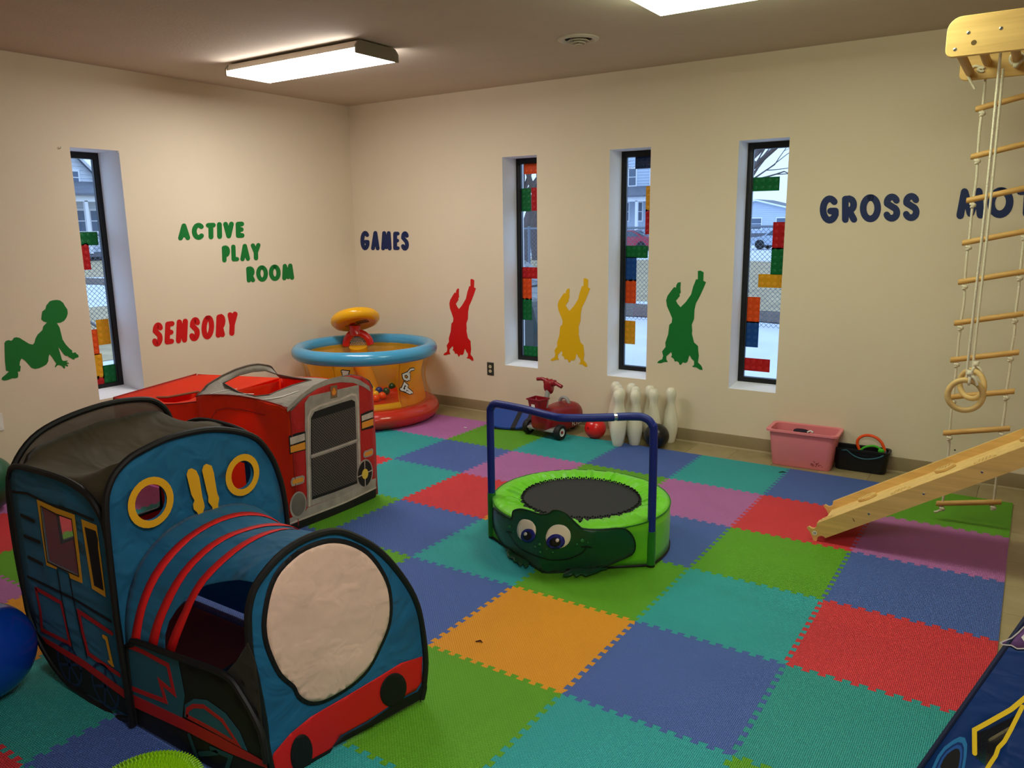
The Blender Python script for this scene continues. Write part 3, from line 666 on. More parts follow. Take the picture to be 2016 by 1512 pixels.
def edge(p, q, flat):
    """points from p to q (exclusive) along a shared jigsaw edge; the same curve whichever way it is walked"""
    if flat: return [p]
    fl = (p > q); a, b = (q, p) if fl else (p, q); d = (b[0]-a[0], b[1]-a[1]); n = (-d[1]/S, d[0]/S); out = []
    A = .0165
    for k in range(NT):
        w0 = .945/NT; t0 = .0275+k*w0
        for f, s in ((.27, -.5), (.20, .5), (.80, .5), (.73, -.5)):
            out.append((a[0]+d[0]*(t0+f*w0)+n[0]*A*s*2*.62, a[1]+d[1]*(t0+f*w0)+n[1]*A*s*2*.62))
    return [p]+(out[::-1] if fl else out)
X0, X1 = -.545, 4.927
for rI, rowc in G.items():
    for j, c in enumerate(rowc.split()):
        cI = j-1
        xa = X0 if cI == -1 else cI*S; xb = X1 if cI == 7 else (cI+1)*S; ya, yb = -(rI+1)*S, -rI*S
        if (xa+xb)/2 > 4.5 and rI > 7: continue
        P = (edge((xa, ya), (xb, ya), rI == 8 or cI in (-1,) and False) + edge((xb, ya), (xb, yb), cI == 7) + edge((xb, yb), (xa, yb), rI == 0) + edge((xa, yb), (xa, ya), cI == -1))
        n = len(P); In = []
        for k in range(n):       # slightly drawn-in top edge, so that every joint is a fine groove
            a, b, c_ = Vector(P[k-1]), Vector(P[k]), Vector(P[(k+1) % n]); t = ((b-a).normalized()+(c_-b).normalized()); t = t.normalized() if t.length > 1e-6 else (c_-b).normalized()
            In.append((b.x-t.y*.0007, b.y+t.x*.0007))
        bm = B(); vo, F = tri2d(In); vt = [bm.verts.new((p.x, p.y, 0)) for p in vo[:n]]; vm = [bm.verts.new((x, y, -.0007)) for x, y in P]; vb = [bm.verts.new((x, y, -.012)) for x, y in P]
        for f in F:
            if max(f) < n: bm.faces.new([vt[i] for i in f])
        for k in range(n):
            bm.faces.new((vm[k], vm[(k+1) % n], vt[(k+1) % n], vt[k])); bm.faces.new((vb[k], vb[(k+1) % n], vm[(k+1) % n], vm[k]))
        obj('foam_tile', bm, FOAM[c], mat_t, smooth=0, label=f'{c} foam tile')
for k, (u, v, ln, an, lb) in enumerate(((943, 1264, .03, .3, 'dark splinter lying on the orange foam tile'), (1540, 930, .045, .5, 'black scrap lying at the mat edge near the pink bin'))):
    p = onz(u, v, .002); q = Vector((cos(an), sin(an), 0))*ln/2
    tag(obj('debris', tube(B(), [p-q, p+Vector((.003, .006, .004)), p+q], [.002, .004, .0015], 6), M('debris', (60, 30, 14) if k == 0 else (16, 22, 24), .8), loc=p), lb, 'scrap')
for (u, v), lb in (((916, 842), 'white paper crumb on the purple tile nearest the corner'), ((1002, 814), 'white crumb on the floor by the blue wobble board')):
    p = onz(u, v, .002 if 'tile' in lb else -.008); tag(obj('debris', box(B(), p.x-.012, p.x+.012, p.y-.006, p.y+.006, p.z, p.z+.004, .001), white_m, loc=p), lb, 'scrap')
# ================================================================== train tent
def fabric(name, rgb, rough=.7, var=.12, bump=.25, bscale=14, alpha=1, transl=.12):
    m = M(name, rgb, rough, spec=.25, var=var, vscale=5, bump=bump, bscale=bscale, sheen=.1, alpha=alpha, transl=transl)
    for n in m.node_tree.nodes:      # crumpled cloth: soft creases running on a slant
        if n.bl_idname == 'ShaderNodeBump':
            n.inputs['Distance'].default_value = .035; tx = n.inputs['Height'].links[0].from_node; tx.inputs['Distortion'].default_value = .6; tx.inputs['Detail'].default_value = 2
            mp = m.node_tree.nodes.new('ShaderNodeMapping'); mp.inputs['Rotation'].default_value = (.6, .5, .4); mp.inputs['Scale'].default_value = (.35, 1, 1)
            m.node_tree.links.new(tx.inputs['Vector'].links[0].from_socket, mp.inputs[0]); m.node_tree.links.new(mp.outputs[0], tx.inputs['Vector'])
    return m
blue_f = fabric('blue nylon', (40, 124, 170), transl=.38, bump=.8, bscale=9); pipe_m = M('black piping', (10, 10, 10), .6)
mesh_f = fabric('black mesh', (104, 90, 80), alpha=.78); red_p = M('red print', (214, 20, 22), .6); yel_p = M('yellow print', (222, 164, 22), .6)
black_p = M('black print', (7, 7, 8), .7); face_m = fabric('grey front', (238, 204, 182)); dkblue_p = M('dark blue print', (16, 38, 84), .7)
clear_f = M('hazy window film', (150, 150, 168), .3, alpha=.30)
lining_m = fabric('mauve lining', (226, 150, 160), transl=.4); red_soft = M('dull red print', (176, 16, 20), .7)
T = thing('train_tent', 'blue toy steam engine play tent with round grey front and red bumper', 'play tent', (2.6, -3.65, 0))
YS = -3.975
side_px = [(20, 932), (24, 915), (45, 912), (130, 938), (165, 955), (192, 985), (204, 1010), (235, 1260), (250, 1425), (240, 1440)]
sideP = [(1.90, .30), (1.90, .70), (1.915, .765), (1.96, .805), (2.10, .815), (2.30, .815), (2.43, .79), (2.50, .735), (2.525, .66), (2.53, .40), (2.535, .02), (2.20, .012), (2.08, .04), (1.98, .11), (1.925, .19)]
def fS(off): return lambda x, z: Vector((x, YS-off, z))
def S2(P, y=YS): return [(ony(u, v, y).x, ony(u, v, y).z) for u, v in P]
c1, c2 = crop(0, 760, 3.15), crop(0, 1120, 3.6)
hole1 = S2(c1([(258, 745), (350, 795), (447, 828), (470, 1000), (492, 1175), (395, 1130), (302, 1085), (280, 920)]))
bm = B(); sheet(bm, sideP, fS(0), [hole1], .06); obj('side_panel', bm, blue_f, T, solid=.003)
obj('window_film', sheet(B(), hole1, fS(.001)), clear_f, T, smooth=0)
bm = B(); tube(bm, [fS(0)(*p) for p in smoothpts([(x, z, 0) for x, z in sideP], 3, True) and [(q.x, q.y) for q in smoothpts([(x, z, 0) for x, z in sideP], 3, True)]], .011, 8, True); obj('piping', bm, pipe_m, T)
def prt(name, P, m, off, hole=None, fn=None, th=.0008, step=0):
    f = fn or fS(off); n = (f(0, 0)-fS(0)(0, 0)).normalized() if fn is None else None
    bm = B(); sheet(bm, P, f, [hole] if hole else (), step); return obj(name, bm, m, T, smooth=0, solid=.0006, off=0)
prt('printed_window', S2(c1([(232, 702), (350, 755), (466, 797), (492, 1010), (516, 1222), (440, 1190), (432, 1160), (360, 1118), (355, 1135), (292, 1110), (260, 900)])), yel_p, .0022, [(x, z) for x, z in hole1])
prt('window_outline', [(x+(x-2.2)*.0, z) for x, z in S2(c1([(254, 738), (350, 788), (450, 822), (474, 1000), (497, 1184), (395, 1140), (298, 1092), (274, 920)]))], black_p, .003, hole1)
prt('printed_window', S2(c1([(508, 825), (603, 862), (632, 1080), (660, 1308), (575, 1255), (540, 1040)])), yel_p, .0022)
prt('window_outline', S2(c1([(530, 872), (598, 897), (612, 950), (612, 1000), (648, 1267), (590, 1235), (560, 1050)])), black_p, .003)
def line(name, P, wd, m, off=.002):
    bm = B(); strip(bm, P, wd, fS(off)); return obj(name, bm, m, T, smooth=0, solid=.0006, off=0)
for P in ([(80, 655), (170, 665), (300, 730), (450, 775), (580, 830)], [(175, 1180), (330, 1255), (480, 1330), (690, 1458)]): line('printed_line', S2(c1(P)), .010, black_p)
for P in ([(410, 10), (440, 200), (480, 400), (520, 570)], [(490, 20), (525, 220), (570, 420), (620, 630)]): line('printed_line', S2(c2(P)), .006, black_p)
for P in ([(135, 800), (215, 838)], [(155, 930), (250, 968)], [(180, 1060), (265, 1103)]): line('printed_dash', S2(c1(P)), .013, black_p)
line('printed_frame', S2(c2([(258, 140), (290, 300), (300, 430), (500, 530), (470, 380), (435, 238), (262, 140)])), .016, red_soft)
line('printed_frame', S2(c2([(795, 455), (560, 300), (590, 450), (630, 600), (850, 750)])), .017, red_soft)
line('printed_number', S2(c2([(740, 478), (760, 490), (800, 675)])), .016, yel_p, .003); line('printed_number', S2(c2([(778, 655), (808, 682)])), .012, yel_p, .0031)
prt('running_board', S2(c2([(300, 475), (590, 640), (880, 850), (888, 915), (600, 700), (330, 525)])), red_soft, .0022)
def clipz(P, z0): return P
prt('black_underside', [(1.905, .19)] + S2(c2([(335, 530), (600, 705), (888, 920)])) + [(2.533, .03), (2.20, .016), (2.08, .044), (1.985, .114), (1.93, .19)], black_p, .0018)
for cx, cz, rr in ((2.17, .102, .078), (2.40, .095, .080)):
    line('printed_wheel', ell(cx, cz, rr, rr, 24)+[(cx+rr, cz)], .010, dkblue_p, .0020)
    for k in range(6): line('wheel_spoke', [(cx, cz), (cx+rr*.9*cos(k*pi/3+.3), cz+rr*.9*sin(k*pi/3+.3))], .010, dkblue_p, .0021)
# cab front with two portholes
XF = 2.56; fF = lambda off: (lambda y, z: Vector((XF+off, y, z)))
frontP = [(-3.985, .01), (-3.995, .40), (-3.99, .74), (-3.965, .845), (-3.91, .90), (-3.843, .925), (-3.731, .943), (-3.575, .932), (-3.429, .875), (-3.36, .80), (-3.318, .70), (-3.295, .56), (-3.292, .30), (-3.30, .01)]
ph = [(-3.845, .748, .057), (-3.487, .742, .050)]
holes = [ell(y, z, r_, r_*1.08, 24) for y, z, r_ in ph]+[[(-3.93, .03), (-3.93, .30), (-3.87, .46), (-3.78, .55), (-3.645, .59), (-3.51, .55), (-3.42, .46), (-3.36, .30), (-3.36, .03)]]
bm = B(); sheet(bm, frontP, lambda y, z: Vector((XF+.012*noise.noise(Vector((y*6, z*6, 3)))*(1 if .02 < z < .85 and -3.93 < y < -3.35 else .2), y, z)), holes, .05); obj('front_panel', bm, blue_f, T, solid=.003)
for y, z, r_ in ph:
    bm = B(); sheet(bm, ell(y, z, r_+.023, (r_+.023)*1.06, 28), lambda a, b: Vector((XF+.016, a, b)), [ell(y, z, r_-.001, (r_-.001)*1.08, 24)]); obj('porthole_ring', bm, yel_p, T, smooth=0, solid=.001, label='yellow porthole ring')
fr3 = [(q.x, q.y) for q in smoothpts([(a, b, 0) for a, b in frontP[1:-1]], 4)]
obj('piping', tube(B(), [Vector((XF+.002, frontP[0][0], .01))]+[Vector((XF+.002, *p)) for p in fr3]+[Vector((XF+.002, frontP[-1][0], .01))], .011, 8), pipe_m, T)
def front_px(P): return [(onx(u, v, XF).y, onx(u, v, XF).z) for u, v in P]
for P in ([(1170, 505), (1200, 520), (1218, 560), (1235, 665), (1238, 685), (1248, 720), (1252, 745), (1242, 775), (1252, 808), (1222, 825), (1208, 780), (1185, 760), (1180, 730), (1190, 705), (1170, 670), (1140, 545), (1150, 515)],
          [(1262, 478), (1295, 490), (1308, 530), (1325, 635), (1330, 660), (1342, 690), (1335, 735), (1342, 780), (1305, 788), (1300, 745), (1275, 715), (1275, 680), (1265, 645), (1236, 520), (1245, 490)]):
    bm = B(); sheet(bm, front_px(c1(P)), lambda a, b: Vector((XF+.016, a, b))); obj('printed_whistle', bm, yel_p, T, smooth=0, solid=.001, label='yellow printed whistle')
# back panel, far side, roof
XB = 1.89
backP = [(-3.80, .012), (-3.90, .09), (-3.955, .20), (-3.975, .40), (-3.975, .69), (-3.945, .79), (-3.87, .875), (-3.76, .92), (-3.60, .945), (-3.46, .940), (-3.37, .91), (-3.315, .82), (-3.30, .60), (-3.30, .01)]
bup = lambda y, z: Vector((XB+.02*noise.noise(Vector((y*4, z*4, 8))), y, z))
bm = B(); sheet(bm, [(-3.972, .74)]+backP[5:-2]+[(-3.309, .74)], bup, step=.07); obj('back_panel_top', bm, mesh_f, T, solid=.002, label='see-through black mesh panel')
door = [(-3.825, .455), (-3.397, .455), (-3.397, .70), (-3.825, .70)]
bm = B(); sheet(bm, backP[:5]+[(-3.975, .69), (-3.972, .74), (-3.309, .74), (-3.30, .60), (-3.30, .01)], bup, [door], .07); obj('back_panel', bm, fabric('dull red nylon', (196, 62, 60), transl=.55), T, solid=.002, label='dull red back panel with a square opening')
obj('door_piping', tube(B(), [bup(*p)+Vector((.004, 0, 0)) for p in door], .009, 8, True), pipe_m, T)
bk = [(q.x, q.y) for q in smoothpts([(a, b, 0) for a, b in backP], 4)]
obj('piping', tube(B(), [Vector((XB, *p)) for p in bk], .012, 8), pipe_m, T)
YR = -3.30
farP = [(1.90, .02), (1.90, .74), (1.95, .80), (2.08, .845), (2.30, .84), (2.42, .80), (2.50, .70), (2.53, .56), (2.535, .02)]
bm = B(); sheet(bm, farP, lambda x, z: Vector((x, YR, z)), [[(2.10, .45), (2.34, .45), (2.34, .70), (2.10, .70)]], .07); obj('side_panel', bm, blue_f, T, solid=.003)
obj('piping', tube(B(), [Vector((x.x, YR, x.y)) for x in smoothpts([(a, b, 0) for a, b in farP], 4)], .011, 8), pipe_m, T)
def arch(P, s):
    y = -3.975+s*.675; best = 0
    for (a, b), (c, d) in zip(P, P[1:]):
        if a <= y <= c and c > a: best = max(best, b+(d-b)*(y-a)/(c-a))
    return best
def sideL(x):
    Q = [(1.90, .70), (1.915, .765), (1.96, .805), (2.10, .815), (2.30, .815), (2.43, .79), (2.50, .735), (2.525, .66), (2.56, .60)]
    for (a, b), (c, d) in zip(Q, Q[1:]):
        if x <= c: return b+(d-b)*(max(a, x)-a)/(c-a)
    return .60
bm = B(); NX, NY = 16, 20; g = []
for i in range(NX+1):
    t = i/NX; rowv = []
    for j in range(NY+1):
        s = j/NY; a = arch(frontP if t > .5 else backP, min(.985, max(.015, s))); sd = .815+.035*s
        k = abs(2*t-1)**(2.2 if t < .5 else 1.3); z = sd-.05*sin(pi*s)+(a-sd+.05*sin(pi*s))*k*(1 if t > .5 else .62)
        z = min(z, a) if k > .98 else z
        if j == 0: z = sideL(XB+.012+(XF-XB-.02)*t)
        elif j == 1: z = min(z, .35*z+.65*sideL(XB+.012+(XF-XB-.02)*t)+.02)
        rowv.append(bm.verts.new((XB+.012+(XF-XB-.02)*t, -3.97+s*.665, z+.010*noise.noise(Vector((t*4, s*5, 1))))))
    g.append(rowv)
for i in range(NX):
    for j in range(NY): bm.faces.new((g[i][j], g[i+1][j], g[i+1][j+1], g[i][j+1]))
obj('roof', bm, fabric('dark roof fabric', (92, 82, 60), var=.3, transl=.3, bump=.6, bscale=8), T, solid=.002, label='sagging dark roof fabric')
# low side panels beside the boiler
YL = -3.972
lowP = [(2.56, .01), (2.56, .265), (2.575, .30), (2.60, .31)] + S2(c2([(960, 512), (1270, 628), (1590, 748), (1720, 900), (1850, 1150), (1890, 1370)]), YL) + [(3.205, .01)]
fL = lambda off: (lambda x, z: Vector((x, YL-off, z)))
bm = B(); sheet(bm, lowP, fL(0), step=.06); obj('side_skirt', bm, blackfab, T, solid=.003)
obj('piping', tube(B(), [fL(.001)(*p) for p in [(q.x, q.y) for q in smoothpts([(a, b, 0) for a, b in lowP[:-1]], 3)]], .010, 8), pipe_m, T)
bm = B(); sheet(bm, [(x, z) for x, z in lowP], lambda x, z: Vector((x, YR-.012, z*1.0))); obj('side_skirt', bm, lining_m, T, smooth=0, solid=.003, label='mauve inner face of the far skirt')
def L2(P): return S2(c2(P), YL)
def lp(name, P, m, off=.002):
    bm = B(); sheet(bm, P, fL(off)); return obj(name, bm, m, T, smooth=0, solid=.0006, off=0)
def ll(name, P, wd, m, off=.003):
    bm = B(); strip(bm, P, wd, fL(off)); return obj(name, bm, m, T, smooth=0, solid=.0006, off=0)
dull_b = M('blue print', (30, 88, 112), .7)
lp('printed_panel', L2([(872, 545), (905, 515), (1080, 570), (1266, 636), (1312, 900), (1295, 1052), (925, 900)]), dull_b)
ll('printed_outline', L2([(895, 535), (1010, 580), (1195, 680), (1240, 880), (1140, 795), (1180, 935), (1060, 890), (905, 830)]), .017, red_soft)
lp('running_board', L2([(892, 862), (1290, 1050), (1550, 1180), (1890, 1370), (1895, 1410), (1600, 1290), (1330, 1150), (930, 965)]), red_soft, .0022)
lp('printed_panel', L2([(1312, 1045), (1315, 960), (1380, 918), (1470, 928), (1600, 1020), (1700, 1150), (1758, 1290), (1540, 1170)]), dull_b)
ll('printed_outline', L2([(1330, 1035), (1335, 995), (1375, 968), (1450, 972), (1580, 1070), (1692, 1240), (1520, 1140), (1335, 1042)]), .014, red_soft)
gear = M('teal print', (20, 70, 78), .7)
for P in ([(1345, 1180), (1400, 1340), (1470, 1500)], [(1500, 1270), (1640, 1330), (1600, 1450), (1720, 1500)], [(1420, 1310), (1540, 1300)]): ll('printed_rod', L2(P), .016, gear, .0024)
bm = B(); sheet(bm, S2(c2([(1590, 748), (1690, 640), (1735, 560), (1760, 520), (1800, 660), (1830, 860), (1860, 1120), (1880, 1360), (1845, 1150), (1720, 900)]), -3.962), lambda x, z: Vector((x, -3.962+.012*noise.noise(Vector((x*30, z*22, 4))), z)), step=.02); obj('gusset', bm, fabric('brown black mesh', (40, 36, 22), var=.3), T, solid=.002)
# front panel, turned a little: no portrait on it, a plain round front
A_ = Vector((3.16, -3.94, 0)); B_ = Vector((3.275, -3.36, 0)); dv = (B_-A_).normalized(); nv = Vector((-dv.y*-1, -dv.x, 0)); Mid = (A_+B_)/2
nv = Vector((dv.y, -dv.x, 0))
def fN(off): return lambda s, z: Mid+dv*s+Vector((0, 0, z))+nv*off
def N2(P):
    o = []
    for u, v in P:
        q = onp(u, v, Mid, nv); o.append(((q-Mid).dot(dv), q.z))
    return o
c4 = crop(460, 1020, 3.0725)
noseP = [(-.262, .012), (-.275, .12)] + N2(c4([(185, 1260), (160, 1120), (130, 960), (98, 820), (85, 640), (92, 530), (135, 400), (260, 240), (400, 140), (540, 88), (640, 80), (740, 115), (850, 180), (960, 290), (1060, 430), (1120, 570), (1148, 720), (1160, 870), (1150, 1000)])) + [(.312, .05), (.30, .012)]
# boiler: fabric barrel with an opening each side, drawn from the cab arch to the outline of the nose
YC, BX0 = -3.642, 2.565
def resample(P, n):
    P = [Vector(p) for p in P]; Ls = [0]
    for a, b in zip(P, P[1:]): Ls.append(Ls[-1]+(b-a).length)
    out = []; i = 0
    for k in range(n+1):
        t = Ls[-1]*k/n
        while i < len(P)-2 and Ls[i+1] < t: i += 1
        out.append(P[i].lerp(P[i+1], (t-Ls[i])/max(1e-9, Ls[i+1]-Ls[i])))
    return out
NV = 60
cabA = resample([(BX0, YC-.335*(abs(cos(pi*k/40))**.8)*(1 if cos(pi*k/40) > 0 else -1), .27+.385*abs(sin(pi*k/40))**.8) for k in range(41)], NV)
ni = [p for p in noseP]; il = min(range(8), key=lambda q: abs(ni[q][1]-.27)); ir = min(range(len(ni)-10, len(ni)), key=lambda q: abs(ni[q][1]-.27))
noseA = resample([Mid+dv*(a*.99)+Vector((0, 0, b-.004))-nv*.004 for a, b in [(q.x, q.y) for q in smoothpts([(a, b, 0) for a, b in ni[il:ir+1]], 4)]], NV)
def boiler(f, v):
    x = max(0, min(.99999, v))*NV; i = int(x); t = x-i
    a = cabA[i].lerp(cabA[i+1], t); b = noseA[i].lerp(noseA[i+1], t); p = a.lerp(b, f)
    nn = Vector((0, p.y-YC, (p.z-.25)*1.2)).normalized()
    return p+nn*(.012*noise.noise(Vector((f*5, v*5, 2)))*min(1, 6*f, 6*(1-f))-.030*sin(pi*f)*(1 if f < 1 else 0))
n_ = 10; oR = [(.27+.56*(1-cos(pi/2*k/n_)), 1-.30*sin(pi/2*k/n_)) for k in range(n_+1)]
outer = [(0, k/16) for k in range(17)]+oR+[(1, .70-.4*k/8) for k in range(9)]+[(p[0], 1-p[1]) for p in oR[::-1]]
bm = B(); sheet(bm, outer, boiler, step=.045); obj('boiler', bm, blue_f, T, solid=.002)
def bs(u0, u1, wd):
    bm = B(); n = 30; L = []
    for k in range(n+1):
        v = .02+.96*k/n; u = u0+(u1-u0)*sin(pi*v); p, q = boiler(u-wd/2, v), boiler(u+wd/2, v)
        nn = Vector((0, p.y-YC, (p.z-.25)*1.2)).normalized()*.003; L.append((bm.verts.new(p+nn), bm.verts.new(q+nn)))
    for a, b in zip(L, L[1:]): bm.faces.new((a[0], a[1], b[1], b[0]))
    obj('boiler_stripe', bm, red_p, T, solid=.0008, label='red stripe over the boiler')
bs(.050, .20, .062); bs(.160, .42, .062); bs(.275, .62, .062)
bul = lambda s, z: .022*max(0, 1-((s-.01)/.3)**2)*max(0, 1-((z-.37)/.36)**2)
fB = lambda off: (lambda s, z: Mid+dv*s+Vector((0, 0, z))+nv*(off+bul(s, z)+.004*noise.noise(Vector((s*6, z*6, 0)))))
bm = B(); sheet(bm, noseP, fB(0), step=.018); obj('nose_panel', bm, blue_f, T, solid=.003)
obj('piping', tube(B(), [fB(.001)(q.x, q.y) for q in smoothpts([(a, b, 0) for a, b in noseP], 3)], .011, 8), pipe_m, T)
def np_(name, P, m, off, step=.018, **k):
    bm = B(); sheet(bm, P, fB(off), step=step); return obj(name, bm, m, T, solid=.0006, off=0, **k)
rim = N2(c4([(430, 1118), (370, 1080), (340, 1020), (260, 950), (200, 830), (168, 720), (162, 600), (195, 430), (260, 300), (380, 190), (500, 135), (600, 118), (700, 135), (800, 190), (880, 290), (930, 400), (942, 530), (925, 650), (870, 780), (800, 900), (700, 1000), (580, 1080), (500, 1115)]))
rimS = [(q.x, q.y) for q in smoothpts([(a, b, 0) for a, b in rim], 3, True)]
cs = (sum(p[0] for p in rimS)/len(rimS), sum(p[1] for p in rimS)/len(rimS))
np_('front_outline', rimS, black_p, .0028)
np_('front_disc', [(cs[0]+(a-cs[0])*.935, cs[1]+(b-cs[1])*.945) for a, b in rimS], face_m, .0052, label='plain grey round front')
np_('bumper', N2(c4([(1138, 835), (1000, 870), (850, 950), (650, 1070), (450, 1190), (330, 1300), (235, 1420), (225, 1475), (250, 1600), (420, 1545), (560, 1440), (640, 1310), (800, 1220), (1000, 1090), (1100, 1040), (1135, 985)])), red_p, .003)
np_('buffer', N2(c4(ell(953, 1030, 85, 105, 24, .2))), black_p, .0055); np_('buffer', N2(c4(ell(402, 1420, 68, 125, 24, 0))), black_p, .0055)
np_('black_hem', N2(c4([(430, 1550), (560, 1450), (640, 1320), (800, 1230), (1000, 1100), (1110, 1045), (1140, 990), (1150, 1050), (1125, 1115)])) + [(.29, .014), (-.20, .014)], black_p, .0040)
bm = B(); sheet(bm, [(1.93, -3.93), (3.10, -3.93), (3.16, -3.36), (1.93, -3.36)], lambda x, y: Vector((x, y, .006+.004*noise.noise(Vector((x*9, y*9, 2))))), step=.08); obj('floor_sheet', bm, lining_m, T, solid=.002, label='mauve floor sheet')
# ================================================================== fire engine tent
red_f = fabric('red nylon', (255, 76, 26), transl=.55); red2_f = fabric('red panel print', (190, 34, 30)); grey_f = fabric('grey printed roof', (150, 142, 130), var=.3)
silver_p = M('silver print', (160, 148, 142), .6, var=.25, vscale=14); dark_p = M('grille black print', (18, 15, 15), .7); wht_p = M('white print', (232, 228, 220), .6)
orange_p = M('amber print', (222, 140, 40), .6); pale_p = M('pale silver print', (196, 178, 168), .6, var=.2, vscale=20)
K = thing('fire_engine_tent', 'red fire engine play tent with printed radiator and grey open roof', 'play tent', (.85, -2.17, 0))
XK = 1.67; Y0, Y1 = -2.485, -1.862
kf = [(Y0, .012), (Y0-.002, .35), (Y0-.005, .665), (-2.40, .715), (-2.30, .752), (-2.20, .777), (-2.10, .788), (-2.03, .785), (-1.95, .762), (-1.885, .725), (-1.856, .68), (-1.852, .35), (Y1, .012)]
bm = B(); sheet(bm, kf, lambda y, z: Vector((XK+.012*sin(pi*(y-Y0)/(Y1-Y0)), y, z)), step=.06); obj('front_panel', bm, red2_f, K, solid=.003)
c5 = crop(560, 730, 4.725)
fk = lambda off: (lambda y, z: Vector((XK+off+.012*sin(pi*(y-Y0)/(Y1-Y0)), y, z)))
def K2(P): return [(onx(u, v, XK+.008).y, onx(u, v, XK+.008).z) for u, v in c5(P)]
def kp(name, P, m, off, step=.05, parent=None):
    bm = B(); sheet(bm, K2(P), fk(off), step=step); return obj(name, bm, m, parent or K, smooth=0, solid=.0006, off=0)
def subd(P, n=6):
    return [(a[0]+(b[0]-a[0])*k/n, a[1]+(b[1]-a[1])*k/n) for a, b in zip(P, P[1:]) for k in range(n)]+[P[-1]]
def kl(name, P, wd, m, off, parent=None):
    P = subd(P, 4)
    bm = B(); strip(bm, K2(P), wd, fk(off)); return obj(name, bm, m, parent or K, smooth=0, solid=.0006, off=0)
kp('printed_brow', [(37, 385), (110, 310), (200, 225), (300, 165), (420, 120), (520, 105), (640, 112), (740, 150), (808, 195), (795, 145), (700, 85), (600, 55), (500, 52), (380, 82), (270, 135), (150, 225), (60, 320), (32, 352)], silver_p, .002)
kp('bumper', [(55, 1380), (55, 1440), (300, 1330), (560, 1225), (855, 1095), (857, 1000), (820, 1010), (690, 1080), (400, 1205), (215, 1275), (205, 1300)], silver_p, .002)
kp('black_hem', [(57, 1442), (300, 1335), (560, 1228), (855, 1100), (858, 1160), (845, 1195), (600, 1290), (270, 1478), (60, 1505)], dark_p, .002)
for P in ([(100, 1440), (285, 1360), (270, 1450), (130, 1500)], [(640, 1205), (830, 1125), (835, 1190), (650, 1255)]): kp('printed_step', P, black_p, .003)
kl('printed_edge', [(55, 1428), (300, 1325), (560, 1220), (855, 1088)], .010, pale_p, .003)
gr = kp('radiator_surround', [(215, 1270), (205, 900), (192, 600), (190, 300), (230, 235), (440, 185), (690, 130), (700, 500), (714, 1085), (480, 1175)], silver_p, .0025)
kl('chrome_edge', [(235, 1255), (225, 800), (222, 430), (245, 370), (320, 325), (500, 270), (620, 218), (660, 225), (680, 300), (690, 700), (695, 860)], .012, pale_p, .0032, gr)
kp('grille', [(255, 1200), (246, 800), (244, 440), (275, 380), (400, 335), (540, 290), (620, 268), (652, 285), (660, 500), (672, 1045), (460, 1125)], dark_p, .0038)
bm = B()
gq = K2([(258, 1170), (668, 1020), (652, 330), (250, 455)])
def gfn(s, t): return (gq[0][0]*(1-s)+gq[1][0]*s)*(1-t)+(gq[3][0]*(1-s)+gq[2][0]*s)*t, (gq[0][1]*(1-s)+gq[1][1]*s)*(1-t)+(gq[3][1]*(1-s)+gq[2][1]*s)*t
ND = 19
for k in range(-26, ND):
    for sg in (0, 1):
        a = max(0, -k/ND); b = min(1, (ND-k)/ND/1.37) if False else min(1.0, (ND-k)/26)
        t0 = max(0, -k/26); t1 = min(1, (ND-k)/26)
        if t1-t0 < .03: continue
        p = [(k+26*t)/ND for t in (t0, t1)]
        p = [1-x for x in p] if sg else p
        strip(bm, subd([gfn(p[0], t0), gfn(p[1], t1)], 5), .0028, fk(.0048))
obj('grille_mesh', bm, M('grille print', (104, 92, 88), .6), K, smooth=0, kind='stuff')
kl('grille_bar', [(252, 795), (672, 645)], .022, silver_p, .0058); kl('chrome_edge', [(252, 790), (672, 640)], .006, pale_p, .0066)
bd = kp('badge', [(418, 142), (481, 130), (483, 245), (421, 260)], M('badge print', (120, 96, 70), .6), .0036)
kp('badge_ring', ell(450, 193, 24, 40, 20, .1), M('badge orange', (180, 84, 40), .6), .0044, parent=bd)
kp('flame', [(450, 155), (462, 180), (460, 190), (470, 182), (468, 205), (455, 222), (440, 222), (432, 205), (434, 185), (442, 190), (443, 170)], orange_p, .0052, parent=bd)
